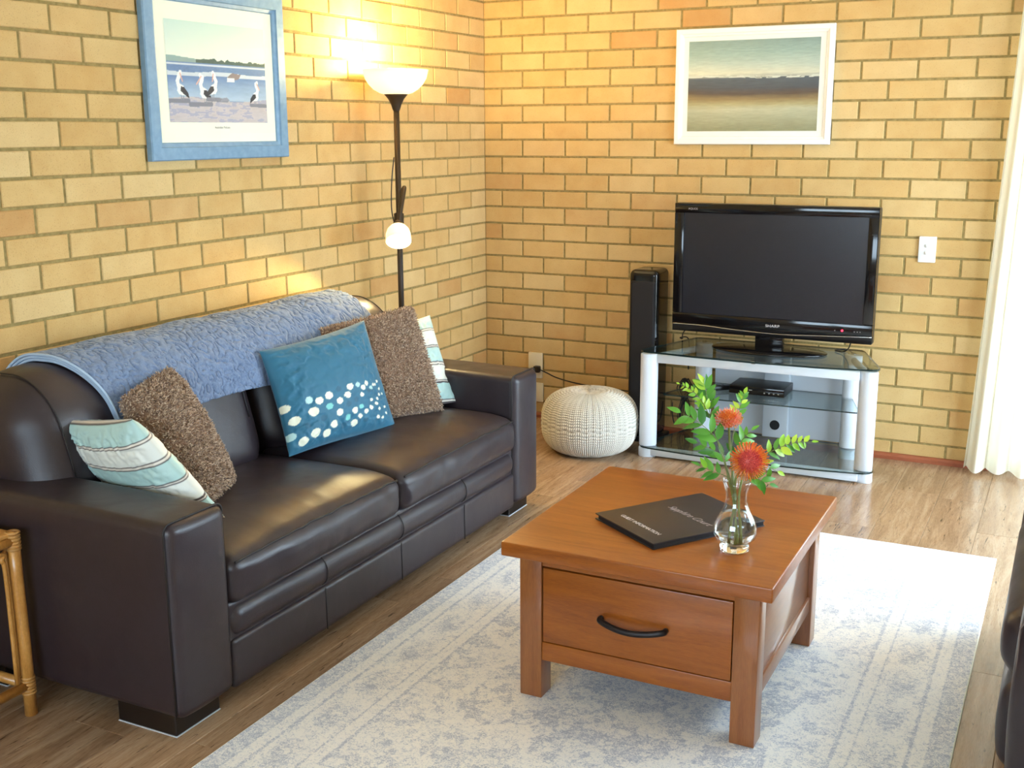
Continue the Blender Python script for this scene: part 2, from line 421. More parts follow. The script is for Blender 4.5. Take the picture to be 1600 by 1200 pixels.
for q in ((-T, VX0, 0, CZ), (VX1, RX + T, 0, CZ), (VX0, VX1, 0, VZ0), (VX0, VX1, VZ1, CZ)): mb.add(*box(q[0], q[1], FY - T, FY, q[2], q[3]))
struct('wall_front', mb, M['plaster'])
# ---- bricks, laid course by course
BW, BH, CH = .24, .086, .0025
def brick_mesh(L, H, axis):
    """front face on the wall plane, origin at its middle; axis 'x': wall along x facing -y, 'y': wall along y facing +x"""
    a, b, c = L / 2, H / 2, CH
    rings = [(a, b, .03), (a, b, c), (a - c, b - c, 0)]; V = []
    for (p, q, d) in rings:
        for (su, sv) in ((-1, -1), (1, -1), (1, 1), (-1, 1)):
            V.append((su * p, d, sv * q) if axis == 'x' else (-d, su * p, sv * q))
    F = [(8, 9, 10, 11)] + [(r * 4 + i, r * 4 + (i + 1) % 4, r * 4 + 4 + (i + 1) % 4, r * 4 + 4 + i) for r in range(2) for i in range(4)]
    if axis == 'y': pass
    return V, F
cache = {}
def shared_brick(L, axis):
    key = (round(L, 3), axis)
    if key not in cache:
        V, F = brick_mesh(key[0], BH - .010, axis)
        me = bpy.data.meshes.new('brick'); me.from_pydata(V, [], F); me.update()
        bm = bmesh.new(); bm.from_mesh(me); bmesh.ops.recalc_face_normals(bm, faces=list(bm.faces))
        bm.faces.ensure_lookup_table(); f = bm.faces[0]
        want = Vector((0, -1, 0)) if axis == 'x' else Vector((1, 0, 0))
        if f.normal.dot(want) < 0: bmesh.ops.reverse_faces(bm, faces=list(bm.faces))
        bm.to_mesh(me); bm.free(); me.materials.append(M['brick']); cache[key] = me
    return cache[key]
rb = random.Random(3)
def lay(wall, axis, length, first, opening, single, cap=298):
    rest = MB(); cnt = 0; todo = []
    for kz in range(int(CZ / BH) + 1):
        z = (kz + .5) * BH
        if z + BH / 2 > CZ + .04: break
        joints = [0.0 - .005]; j = first + (0 if kz % 2 else BW / 2)
        while j < length - .03: joints.append(j); j += BW
        joints.append(length + .005)
        for a, b in zip(joints[:-1], joints[1:]):
            s0, s1 = a + .005, b - .005
            if opening and z < opening[2] + .04:
                if s0 >= opening[0] - .02 and s1 <= opening[1] + .02: continue
                if s0 < opening[0] < s1: s1 = opening[0]
                if s0 < opening[1] < s1: s0 = opening[1]
            if s1 - s0 < .03: continue
            todo.append(((s0 + s1) / 2, z, s1 - s0))
    for (c, z, L) in todo:
        d = rb.uniform(-.0012, .0008)
        loc = (c, d, z) if axis == 'x' else (-d, -c, z)
        if cnt < cap and single(c, z):
            o = bpy.data.objects.new('brick', shared_brick(L, axis)); COL.objects.link(o); o.parent = wall; o.location = loc
            o.rotation_euler = (rb.uniform(-.006, .006), rb.uniform(-.003, .003), rb.uniform(-.003, .003)); cnt += 1
        else:
            V, F = brick_mesh(L, BH - .010, axis); rest.add([(p[0] + loc[0], p[1] + loc[1], p[2] + loc[2]) for p in V], F)
    o = rest.build('brickwork', M['brick'], wall, sm=False); o['kind'] = 'stuff'
    bm = bmesh.new(); bm.from_mesh(o.data); bmesh.ops.recalc_face_normals(bm, faces=list(bm.faces)); bm.to_mesh(o.data); bm.free()
lay(wall_back, 'x', RX, .099, (DX0, DX1, DZ), lambda c, z: c < 2.70 and z < 2.12 and not (1.2 < c < 1.95 and .6 < z < 1.12))
lay(wall_left, 'y', -FY, .154, None, lambda c, z: c < 3.42 and z < (2.15 if c < 1.3 else 2.0 if c < 2.5 else 1.9) and not (z < .72 and 1.45 < c < 3.40) and not (z < .5 and c < 1.45))
# ---- planks
PW, PL = .182, 1.22
V, F = bbox(-PW / 2 + .0004, PW / 2 - .0004, -PL / 2 + .0004, PL / 2 - .0004, -.006, 0, .0012, 1)
pm = bpy.data.meshes.new('plank'); pm.from_pydata(V, [], F); pm.materials.append(M['plank'])
i = 0; x = .045 + PW / 2 - PW
while x - PW / 2 < RX:
    y = -.02 + rb.uniform(-.1, 1.0)
    while y + PL / 2 > FY:
        if y - PL / 2 < T and x + PW / 2 > -.05:
            o = bpy.data.objects.new('plank', pm); COL.objects.link(o); o.parent = floor; o.location = (x, y, rb.uniform(-.0003, 0))
        y -= PL
    x += PW
# ---- baseboard
mb = MB(); poly = [(-.001, 0), (-.022, 0), (-.022, .016), (-.016, .026), (-.001, .028)]
V = []
for xx in (0, DX0 - .02): V += [(xx, p[0], p[1]) for p in poly]
n = len(poly); F = [tuple(range(n)), tuple(range(n, 2 * n))[::-1]] + [(i, i + n, (i + 1) % n + n, (i + 1) % n) for i in range(n)]
struct('baseboard_back', mb.add(V, F), M['trim_wood'])
# ---- sliding glass door in the back wall
door = thing('door_1', None, None, (DX0, .06, 0)); door['kind'] = 'structure'
mb = MB()
for b in ((DX0, DX0 + .045, .02, .10, 0, DZ), (DX1 - .045, DX1, .02, .10, 0, DZ), (DX0, DX1, .02, .10, DZ - .045, DZ), (DX0, DX1, .02, .10, 0, .03)): mb.add(*box(*b))
mb.build('door_frame', M['aluminium'], door, False)
mid = (DX0 + DX1) / 2
for a, b, yy in ((DX0 + .045, mid + .03, .045), (mid - .03, DX1 - .045, .075)):
    mb = MB()
    for q in ((a, a + .05, yy - .012, yy + .012, .03, DZ - .045), (b - .05, b, yy - .012, yy + .012, .03, DZ - .045), (a, b, yy - .012, yy + .012, .03, .10), (a, b, yy - .012, yy + .012, DZ - .10, DZ - .045)): mb.add(*box(*q))
    s_ = mb.build('sash', M['aluminium'], door, False)
    MB().add(*box(a + .05, b - .05, yy - .002, yy + .002, .10, DZ - .10)).build('pane', M['pane'], s_, False)
win = thing('door_2', None, None, (RX, WY0, 0)); win['kind'] = 'structure'
wm = (WY0 + WY1) / 2; mb = MB()
for b in ((WY0, WY0 + .045, 0, WZ1), (WY1 - .045, WY1, 0, WZ1), (WY0, WY1, 0, .03), (WY0, WY1, WZ1 - .045, WZ1)): mb.add(*box(RX + .02, RX + .10, *b))
mb.build('door_frame', M['aluminium'], win, False)
for a, b, xx in ((WY0 + .045, wm + .03, RX + .045), (wm - .03, WY1 - .045, RX + .075)):
    mb = MB()
    for q in ((a, a + .05, .03, WZ1 - .045), (b - .05, b, .03, WZ1 - .045), (a, b, .03, .10), (a, b, WZ1 - .10, WZ1 - .045)): mb.add(*box(xx - .012, xx + .012, *q))
    s_ = mb.build('sash', M['aluminium'], win, False)
    MB().add(*box(xx - .002, xx + .002, a + .05, b - .05, .10, WZ1 - .10)).build('pane', M['pane'], s_, False)
win = thing('window_1', None, None, (VX0, FY, VZ0)); win['kind'] = 'structure'
mb = MB(); vm = (VX0 + VX1) / 2
for q in ((VX0, VX0 + .04, VZ0, VZ1), (VX1 - .04, VX1, VZ0, VZ1), (VX0, VX1, VZ0, VZ0 + .04), (VX0, VX1, VZ1 - .04, VZ1), (vm - .02, vm + .02, VZ0, VZ1)): mb.add(*box(q[0], q[1], FY - .09, FY - .03, q[2], q[3]))
mb.build('window_frame', M['aluminium'], win, False)
for a, b in ((VX0 + .04, vm - .02), (vm + .02, VX1 - .04)): MB().add(*box(a, b, FY - .062, FY - .058, VZ0 + .04, VZ1 - .04)).build('pane', M['pane'], win, False)
struct('patio', MB().add(*box(-8, 14, T, 16, -.2, -.06)).add(*box(RX + T, 14, -16, T, -.2, -.06)).add(*box(-8, RX + T, -16, FY - T, -.2, -.06)), M['patio'])

# ================================================================== SOFA
SX1, SY0, SY1 = .94, -3.425, -1.335
sofa = thing('leather_sofa', 'dark brown leather two-seat sofa against the left brick wall, with cushions and throw on it', 'sofa', (.47, -2.38, 0))
def arm_fn(V, U):
    V = V.copy(); top = np.clip((V[:, 2] - .45) / .13, 0, 1)
    V[:, 2] += .006 * top * np.clip(1 - U[:, 0] ** 2, 0, 1)
    V[:, 1] += .006 * U[:, 1] * np.clip(1 - U[:, 2] ** 2, 0, 1) * np.clip(1 - U[:, 0] ** 2, 0, 1)
    V[:, 0] += .010 * np.clip(U[:, 0], 0, 1) ** 6 * np.clip(1 - U[:, 1] ** 2, 0, 1)
    return V
for (a, b) in ((SY0, SY0 + .21), (SY1 - .205, SY1)):
    arm = MB().add(*rbox(.05, SX1, a, b, .06, .578, .028, 8, 4, arm_fn)).build('arm', M['leather'], sofa)
    # front panel seam, running up one side, over the top and down the other
    xs = SX1 - .016
    pts = [(xs, a - .0005, .075), (xs, a - .0005, .55)] + [(xs, a + .022 - .0235 * math.cos(t), .556 + .0235 * math.sin(t)) for t in np.linspace(0, pi / 2, 6)] + \
          [(xs, b - .022 + .0235 * math.sin(t), .556 + .0235 * math.cos(t)) for t in np.linspace(0, pi / 2, 6)] + [(xs, b + .0005, .55), (xs, b + .0005, .075)]
    MB().add(*tube(pts, .0028, 6)).build('seam', M['seam'], arm)
    for fy0, fx0 in ((a + .02, .70), (a + .02, .08)):
        ft = MB().add(*bbox(fx0, fx0 + .20, fy0, fy0 + .165, 0.002, .064, .004)).build('foot', M['foot_black'], sofa, False)
        MB().add(*box(fx0 - .0005, fx0 + .2005, fy0 - .0005, fy0 + .1655, 0, .0022)).build('gap_glint', M['silver'], ft, False)  # pale strip stands in for light reflected in the gap under the foot
IY0, IY1, MY = SY0 + .21, SY1 - .205, -2.378
MB().add(*rbox(.05, .925, IY0 - .01, IY1 + .01, .055, .30, .02, 6, 3)).build('base', M['leather'], sofa)
def roll_fn(V, U):
    V = V.copy(); V[:, 0] += .006 * np.sin((V[:, 1] + 3) * 17) * (U[:, 0] > .5) * .3; return V
fr = MB().add(*rbox(.78, .945, IY0, IY1, .188, .288, .045, 30, 5, roll_fn)).build('front_roll', M['leather'], sofa)
fp = MB().add(*rbox(.80, .936, IY0, IY1, .052, .192, .015, 20, 3)).build('front_panel', M['leather'], sofa)
for yy in (-2.80, MY, -1.95):
    pts = [(.9475 - .045 * (1 - math.cos(t)) * .9, yy, .238 + .048 * math.sin(t)) for t in np.linspace(-1.4, 1.4, 12)]
    MB().add(*tube(pts, .0018, 5)).build('seam', M['seam'], fr)
    MB().add(*tube([(.9372, yy, .056), (.9372, yy, .187)], .0016, 5)).build('seam', M['seam'], fp)
def seat_fn(ph):
    def fn(V, U):
        V = V.copy(); u, v, w = U[:, 0], U[:, 1], U[:, 2]
        t = np.clip((w + .2) / 1.2, 0, 1)
        V[:, 2] += .030 * t * np.clip(1 - np.abs(v) ** 2.4, 0, 1) * np.clip(1 - np.abs(u - .1) ** 2.5, 0, 1)
        V[:, 2] -= .020 * t * np.clip((u - .55) / .45, 0, 1) ** 2
        V[:, 0] += .016 * np.clip(u, 0, 1) ** 3 * np.clip(1 - v ** 2, 0, 1) * np.clip(1 - w ** 2, 0, 1)
        wr = fbm(V[:, 0] * 9 + ph, V[:, 1] * 26 + ph, 5) - .5
        V[:, 2] += .015 * wr * t * np.clip((u + .1), 0, 1) * np.clip(1 - v ** 2, 0, 1)
        V[:, 0] += .012 * (fbm(V[:, 1] * 30 + ph, V[:, 2] * 12, 9) - .5) * np.clip(u, 0, 1) ** 3
        return V
    return fn
for kx, (a, b) in enumerate(((IY0 + .002, MY - .004), (MY + .004, IY1 - .002))):
    fn = seat_fn(kx * 3.1)
    sc_ = MB().add(*rbox(.34, .95, a, b, .284, .432, .042, 26, 5, fn)).build('seat_cushion', M['leather'], sofa)
    # piping along the upper front edge
    yy = np.linspace(a + .02, b - .02, 40); P = np.stack([np.full(40, .95 - .0112), yy, np.full(40, .432 - .0112)], 1)
    U = (P - np.array([.645, (a + b) / 2, .358])) / np.array([.305, (b - a) / 2, .074]); P = fn(P, U)
    MB().add(*tube(P.tolist(), .0040, 6)).build('piping', M['seam'], sc_)
MB().add(*rbox(.03, .22, IY0 - .08, IY1 + .08, .06, .70, .05, 8, 4)).build('back_frame', M['leather'], sofa)
BX0, BX1, BZ0, BZ1, BR_, LEAN = .16, .46, .37, .862, .13, .27
def back_fn(ph):
    def fn(V, U):
        V = V.copy(); u, v, w = U[:, 0], U[:, 1], U[:, 2]
        V[:, 0] += .014 * np.clip(u, 0, 1) * np.clip(1 - v ** 4, 0, 1) * np.clip(1 - w ** 2, 0, 1)
        e = np.clip((np.abs(v) - .55) / .45, 0, 1)
        V[:, 2] -= .045 * e ** 2.2 * np.clip((w + .3) / 1.3, 0, 1)
        V[:, 0] += .006 * (fbm(V[:, 1] * 14 + ph, V[:, 2] * 9, 3) - .5)
        V[:, 0] -= LEAN * (V[:, 2] - .42)
        return V
    return fn
for kx, (a, b) in enumerate(((-3.33, MY - .012), (MY + .012, -1.44))):
    fn = back_fn(kx * 2.3 + 1)
    bc = MB().add(*rbox(BX0, BX1, a, b, BZ0, BZ1, BR_, 18, 7, fn)).build('back_cushion', M['leather'], sofa)
    for ye in (a + .10, b - .10):
        pts = []
        for t in np.linspace(-.6, pi * .85, 24):
            if t < 0: pts.append((BX1 + .001, ye, .735 + t * .25))
            elif t < pi / 2: pts.append((BX1 - BR_ + (BR_ + .001) * math.cos(t), ye, .732 + (BR_ + .001) * math.sin(t)))
            else: pts.append((BX0 + BR_ + (BR_ + .001) * math.cos(t), ye, .732 + (BR_ + .001) * math.sin(t)))
        P = np.array(pts); U = (P - np.array([(BX0 + BX1) / 2, (a + b) / 2, (BZ0 + BZ1) / 2])) / np.array([(BX1 - BX0) / 2, (b - a) / 2, (BZ1 - BZ0) / 2])
        MB().add(*tube(fn(P, np.clip(U, -1, 1)).tolist(), .0022, 5)).build('seam', M['seam'], bc)

# ---- throw over the sofa back
def throw_pt(s, y, off):
    """s = 0 front hem .. 1 behind the crest"""
    r = BR_ + off; segs = [.055, r * pi / 2, .04, r * 1.0]; L = sum(segs); d = s * L
    if d < segs[0]: x, z = BX1 + off, .732 - segs[0] + d
    elif d < segs[0] + segs[1]:
        t = (d - segs[0]) / r; x, z = BX1 - BR_ + r * math.cos(t), .732 + r * math.sin(t)
    elif d < segs[0] + segs[1] + segs[2]: x, z = BX1 - BR_ - (d - segs[0] - segs[1]), .732 + r
    else:
        t = pi / 2 + (d - segs[0] - segs[1] - segs[2]) / r; x, z = BX0 + BR_ + r * math.cos(t), .732 + r * math.sin(t)
    c0, c1 = (-3.33, MY - .012) if y < MY else (MY + .012, -1.44)
    v = (y - (c0 + c1) / 2) / ((c1 - c0) / 2); e = max(0, (abs(v) - .55) / .45)
    dip = .045 * e ** 2.2
    if abs(y - MY) < .22: dip *= .35
    w = max(0, min(1, ((z - .616) / .246 + .3) / 1.3)); z -= dip * w
    x += .008; x -= LEAN * (z - .42); return x, z
NS, NY = 110, 380
V = []; C_ = []
for i in range(NY + 1):
    for j in range(NS + 1):
        s = j / NS; f = i / NY
        y0 = -3.035 - .095 * s ** .8; y1 = -1.70 + .09 * s
        y = y0 + (y1 - y0) * f + .006 * math.sin(s * 9)
        a = float(vnoise(np.array(y * 48.), np.array(s * 20.), 21)); b_ = float(vnoise(np.array(y * 30. + 7), np.array(s * 14.), 22))
        ridge = abs(math.sin((a * 2.0 + b_ * 2.2) * pi)) ** .6
        loose = .010 * math.sin(y * 7.0) * max(0, s - .2) + .006 * math.sin(y * 13 + 1)
        off = .014 + .009 * ridge + max(-.004, loose)
        x, z = throw_pt(s * (1 - .04 * math.sin(y * 4)) , y, off); V.append((x, y, z))
F = [(i * (NS + 1) + j, i * (NS + 1) + j + 1, (i + 1) * (NS + 1) + j + 1, (i + 1) * (NS + 1) + j) for i in range(NY) for j in range(NS)]
thr = thing('throw_blanket', 'blue-grey quilted throw draped over the back of the brown leather sofa', 'blanket', (.25, -2.4, .85))
q = mk('quilt', V, F, M['throw'], thr); md = q.modifiers.new('thickness', 'SOLIDIFY'); md.thickness = .007; md.offset = -1
for kk, off in enumerate((.007, .015, .023)):
    pts = []
    for j in range(0, 41):
        s = j / 40; y = -3.037 - .095 * s ** .8 - .002 * kk + .006 * math.sin(s * 9); x, z = throw_pt(s * .97, y, off); pts.append((x, y, z))
    MB().add(*tube(pts, .0045, 6)).build('hem', M['throw_edge'], thr)

# ================================================================== CUSHIONS
def pillow(name, label, corners, T_, mat, colfn=None, n=60, shagd=0, pinch=.05, group=None, seed=0, sag=0.0, pw=.5):
    BL, BR, TR, TL = [np.array(c, float) for c in corners]
    nrm = np.cross(BR - BL, TL - BL); nrm /= np.linalg.norm(nrm)
    g = np.linspace(-1, 1, n + 1); U, Vv = np.meshgrid(g, g, indexing='ij'); U = np.sign(U) * np.abs(U) ** .85; Vv = np.sign(Vv) * np.abs(Vv) ** .85
    base = (BL + BR + TR + TL) / 4
    cols = []; pts = []
    for side in (1, -1):
        u = U * (1 - pinch * (1 - Vv ** 2)); v = Vv * (1 - pinch * (1 - U ** 2)); a = (u + 1) / 2; b = (v + 1) / 2
        P = BL * ((1 - a) * (1 - b))[..., None] + BR * (a * (1 - b))[..., None] + TR * (a * b)[..., None] + TL * ((1 - a) * b)[..., None]
        t = T_ * (np.clip((1 - U ** 2) * (1 - Vv ** 2), 0, 1)) ** pw
        t = t * (.92 + .16 * fbm(U * 1.8 + 9 + seed, Vv * 1.8 + 5, 31 + seed)) + .006 * (1 - np.maximum(np.abs(U), np.abs(Vv)) ** 8)
        edge = np.clip(1 - np.maximum(np.abs(U), np.abs(Vv)), 0, 1)
        t = t + .006 * np.sin(fbm(U * 3 + 20, Vv * 3 + 11, 41 + seed) * 22) * np.clip(edge * 3, 0, 1) * np.clip(1 - edge * 1.5, .15, 1)
        if shagd: t = t + shagd * (fbm(U * 60 + 100, Vv * 60 + 100 + 30 * side, 51 + seed, 2) - .3) 
        P = P + side * t[..., None] * nrm
        pts.append(P.reshape(-1, 3))
        if colfn is not None: cols.append(colfn((U + 1) / 2, (Vv + 1) / 2, side).reshape(-1, 3))
    N = (n + 1) ** 2; F = []
    for side in (0, 1):
        for i in range(n):
            for j in range(n):
                q = [i * (n + 1) + j, (i + 1) * (n + 1) + j, (i + 1) * (n + 1) + j + 1, i * (n + 1) + j + 1]
                q = [k + side * N for k in q]; F.append(tuple(q if side == 0 else q[::-1]))
    ring = [(i, 0) for i in range(n)] + [(n, j) for j in range(n)] + [(i, n) for i in range(n, 0, -1)] + [(0, j) for j in range(n, 0, -1)]
    ids = [i * (n + 1) + j for i, j in ring]
    for a, b in zip(ids, ids[1:] + ids[:1]): F.append((b, a, a + N, b + N))
    o = mk(name, np.concatenate(pts), F, mat, None, True, tuple(base))
    if colfn is not None: set_col(o.data, np.concatenate(cols))
    tag(o, label, 'cushion', group)
    if shagd:
        nf = len(o.data.polygons); rs = np.random.RandomState(90 + seed); K = 15000
        cen = np.zeros(nf * 3); nor = np.zeros(nf * 3); o.data.polygons.foreach_get('center', cen); o.data.polygons.foreach_get('normal', nor)
        pick = rs.randint(0, nf, K); c = cen.reshape(-1, 3)[pick] + rs.normal(0, .0015, (K, 3)); nn_ = nor.reshape(-1, 3)[pick] + rs.normal(0, .45, (K, 3)) + np.array([0, 0, -.15])
        nn_ /= np.linalg.norm(nn_, axis=1)[:, None]; a = np.cross(nn_, rs.normal(0, 1, (K, 3))); a /= np.linalg.norm(a, axis=1)[:, None] + 1e-9; b = np.cross(nn_, a)
        r = (.0013 + .0008 * rs.rand(K))[:, None]; L = (.006 + .006 * rs.rand(K))[:, None]; m = c + nn_ * L * .6 + a * .001
        cols_ = [c + (a * math.cos(g) + b * math.sin(g)) * r for g in (0, 2.09, 4.19)] + [m + (a * math.cos(g) + b * math.sin(g)) * r * .9 for g in (0, 2.09, 4.19)] + [c + nn_ * L + a * .003 * rs.rand(K)[:, None]]
        V = np.stack(cols_, 1).reshape(-1, 3); F = []
        for k0 in range(0, K * 7, 7): F += [(k0, k0 + 1, k0 + 4, k0 + 3), (k0 + 1, k0 + 2, k0 + 5, k0 + 4), (k0 + 2, k0, k0 + 3, k0 + 5), (k0 + 3, k0 + 4, k0 + 6), (k0 + 4, k0 + 5, k0 + 6), (k0 + 5, k0 + 3, k0 + 6)]
        me = bpy.data.meshes.new('pile'); me.from_pydata(V.tolist(), [], F); smooth(me); q = link('pile', me, M['shag_fibre'], o); q['kind'] = 'stuff'
    return o
DOTS = [(0.018, 0.419, 0.0342, 0), (0.06, 0.289, 0.0393, 0), (0.021, 0.157, 0.0342, 1), (0.103, 0.087, 0.0376, 0), (0.193, 0.431, 0.0325, 1), (0.27, 0.399, 0.0342, 0), (0.208, 0.316, 0.041, 0), (0.359, 0.42, 0.0342, 0), (0.201, 0.125, 0.0393, 0), (0.295, 0.092, 0.0342, 0), (0.344, 0.321, 0.0291, 2), (0.361, 0.152, 0.0325, 0), (0.442, 0.343, 0.0308, 0), (0.426, 0.241, 0.0308, 0), (0.528, 0.379, 0.0308, 0), (0.569, 0.446, 0.0308, 0), (0.495, 0.176, 0.0274, 2), (0.549, 0.112, 0.0308, 0), (0.567, 0.221, 0.0291, 0), (0.613, 0.159, 0.0239, 0), (0.648, 0.446, 0.0222, 1), (0.697, 0.407, 0.0239, 0), (0.743, 0.438, 0.0222, 0), (0.638, 0.242, 0.0222, 2), (0.68, 0.191, 0.0222, 0), (0.666, 0.346, 0.0205, 0), (0.786, 0.391, 0.0188, 1), (0.736, 0.213, 0.0205, 0), (0.76, 0.281, 0.0154, 0), (0.806, 0.238, 0.0154, 0), (0.831, 0.28, 0.0154, 0), (0.865, 0.313, 0.0137, 0), (0.885, 0.365, 0.0137, 0), (0.822, 0.412, 0.0137, 0), (0.848, 0.409, 0.012, 0), (0.879, 0.432, 0.012, 0), (0.824, 0.188, 0.0137, 0), (0.795, 0.117, 0.0171, 0), (0.848, 0.105, 0.012, 0), (0.894, 0.195, 0.012, 0), (0.897, 0.138, 0.012, 0), (0.911, 0.314, 0.0103, 0), (0.457, 0.453, 0.0256, 3), (0.599, 0.315, 0.0239, 3), (0.747, 0.367, 0.0205, 3), (0.281, 0.233, 0.0274, 3), (0.668, 0.116, 0.0222, 3), (0.447, 0.114, 0.0274, 3), (0.858, 0.181, 0.0137, 3), (0.52, 0.294, 0.0256, 3), (0.146, 0.212, 0.0274, 3)]
DC = [srgb_np((232, 230, 206)), srgb_np((176, 210, 206)), srgb_np((120, 196, 190)), srgb_np((20, 86, 112))]
def teal_col(u, v, side):
    c = np.zeros(u.shape + (3,)); c[:] = srgb_np((26, 98, 126)); c *= (.9 + .2 * fbm(u * 9, v * 9, 3))[..., None]
    if side == 1:
        for (a, b, r, k) in DOTS:
            c[((u - a) ** 2 + (v - b) ** 2) < (r * 1.0) ** 2] = DC[k]
    return c
def stripe_col(v):
    """bands parallel to the lower edge: pale aqua / cream divided by dark double lines"""
    c = np.zeros(v.shape + (3,)); aqua = srgb_np((176, 208, 204)); cream = srgb_np((224, 226, 218)); dark = srgb_np((58, 44, 46)); lite = srgb_np((226, 218, 206))
    p = v * 5.0; band = np.floor(p).astype(int); f = p - band
    c[:] = np.where((band % 2 == 0)[..., None], aqua, cream)
    c[(f < .055)] = dark; c[(f >= .055) & (f < .12)] = lite; c[(f >= .12) & (f < .175)] = dark; return c
pillow('cushion', 'teal square cushion with scattered cream and aqua dots, at the middle of the sofa',
       ((.553, -2.455, .452), (.656, -1.955, .445), (.51, -1.925, .83), (.41, -2.405, .79)), .062, M['teal_cloth'], teal_col, 150, seed=1)
pillow('cushion', 'brown shaggy cushion leaning behind the teal dotted cushion',
       ((.50, -2.11, .455), (.69, -1.675, .452), (.515, -1.605, .838), (.37, -2.02, .80)), .062, M['shag'], None, 80, .006, .01, seed=2, pw=.36)
pillow('cushion', 'pale aqua striped cushion half hidden at the far arm of the sofa',
       ((.52, -1.98, .455), (.678, -1.535, .452), (.47, -1.385, .768), (.35, -1.84, .74)), .06, M['stripe_cloth'], lambda u, v, s: stripe_col(v), 110, seed=3)
pillow('cushion', 'brown shaggy cushion behind the striped one at the near arm of the sofa',
       ((.68, -3.03, .455), (.575, -2.77, .445), (.35, -2.785, .80), (.46, -3.07, .775)), .066, M['shag'], None, 80, .006, .01, seed=4, pw=.36)
pillow('cushion', 'pale aqua striped cushion tucked behind the near arm of the sofa',
       ((.45, -3.09, .47), (.86, -3.13, .50), (.625, -3.205, .765), (.335, -3.19, .725)), .055, M['stripe_cloth'], lambda u, v, s: stripe_col(1 - v + .02), 110, seed=5)

# ================================================================== RUG
RXa, RXb, RYa, RYb = 1.04, 2.68, -3.62, -1.18
NX, NYr = 300, 440
gx = np.linspace(RXa, RXb, NX + 1); gy = np.linspace(RYa, RYb, NYr + 1); X, Y = np.meshgrid(gx, gy, indexing='ij')
u = X - (RXa + RXb) / 2; v = Y - (RYa + RYb) / 2; hw, hh = (RXb - RXa) / 2, (RYb - RYa) / 2
d = np.minimum(hw - np.abs(u), hh - np.abs(v)); along = np.where(hw - np.abs(u) < hh - np.abs(v), v, u)
wob = fbm(X * 12, Y * 12, 61) - .5
pat = np.zeros_like(X)
pat[d < .055] = .62
m_ = (d >= .055) & (d < .095); pat[m_] = .12
m_ = (d >= .095) & (d < .225); w_ = (d - .16) / .065
sc1 = np.sin(along * 2 * pi / .21 + 2.2 * w_ + wob * 3) * np.cos(w_ * 2.6) ; sc2 = np.sin(np.hypot((np.mod(along, .21) - .105) * 14, w_ * 1.6) * 3.2)
pat[m_] = (.40 + .22 * sc1 + .22 * sc2)[m_]
m_ = (d >= .225) & (d < .265); pat[m_] = .12
for dd in (.055, .095, .225, .265): pat[np.abs(d - dd) < .004] = .75
m_ = d >= .268
ang = np.arctan2(v / 1.5, u); rad = np.hypot(u / .62, v / .95)
lobe = .80 + .10 * np.cos(ang * 8) + .16 * wob
flower = .5 + .5 * np.sin(X * 38 + 5 * wob) * np.sin(Y * 38 + 4 * wob)
fl2 = fbm(X * 30 + 3, Y * 30, 71, 3)
field = np.where(rad < lobe * .45, .30 + .36 * flower, np.where(rad < lobe, np.where(fl2 > .50, .26, .72), .26 + .34 * (fl2 > .56)))
ring_ = np.abs(rad - lobe) < .03; field = np.where(ring_, .1, field)
pat[m_] = (field + .15 * wob)[m_]
rug = thing('area_rug', 'cream and grey-blue distressed patterned rug under the coffee table', 'rug', ((RXa + RXb) / 2, (RYa + RYb) / 2, 0))
Z = .008 + .0015 * (fbm(X * 30, Y * 30, 81) - .5)
Vr = np.stack([X, Y, Z], -1).reshape(-1, 3); idx = np.arange((NX + 1) * (NYr + 1)).reshape(NX + 1, NYr + 1)
Fr = np.stack([idx[:-1, :-1], idx[1:, :-1], idx[1:, 1:], idx[:-1, 1:]], -1).reshape(-1, 4)
pile = mk('pile', Vr, Fr.tolist(), M['rug'], rug); set_col(pile.data, np.repeat(pat.reshape(-1, 1), 3, 1))
MB().add(*bbox(RXa, RXb, RYa, RYb, .0005, .0065, .002)).build('backing', M['mat_cream'], rug, False)
e_ = .004
MB().add(*tube([(RXa, RYa, e_), (RXb, RYa, e_), (RXb, RYb, e_), (RXa, RYb, e_), (RXa, RYa, e_)], .0038, 8)).build('binding', M['mat_cream'], rug)

# ================================================================== COFFEE TABLE
tx0, tx1, ty0, ty1, RT = 1.590, 2.237, -2.822, -2.125, .0085
tb = thing('coffee_table', 'square brown varnished wooden coffee table with one drawer, standing on the rug', 'coffee table', ((tx0 + tx1) / 2, (ty0 + ty1) / 2, RT))
flat_shade_big(MB().add(*bbox(1.548, 2.272, -2.850, -2.080, .411, .450, .004, 3)).build('tabletop', M['table_wood'], tb))
LW = .064
for lx in (tx0, tx1 - LW):
    for ly in (ty0, ty1 - LW): flat_shade_big(MB().add(*bbox(lx, lx + LW, ly, ly + LW, RT, .411, .003)).build('leg', M['table_wood_leg'], tb))
flat_shade_big(MB().add(*bbox(tx0 + LW, tx1 - LW, ty0 + .004, ty0 + .03, .119, .172, .002)).build('bottom_rail', M['table_wood'], tb))
flat_shade_big(MB().add(*bbox(tx0 + LW, tx1 - LW, ty0 + .004, ty0 + .03, .388, .411, .002)).build('top_rail', M['table_wood'], tb))
MB().add(*box(tx0 + LW, tx1 - LW, ty0 + .022, ty0 + .03, .172, .388)).build('carcass', M['hole'], tb, False)
dr = flat_shade_big(MB().add(*bbox(tx0 + LW + .003, tx1 - LW - .003, ty0 + .003, ty0 + .021, .175, .384, .002)).build('drawer_front', M['table_wood'], tb))
hx = (tx0 + tx1) / 2 + .0; hz = .274
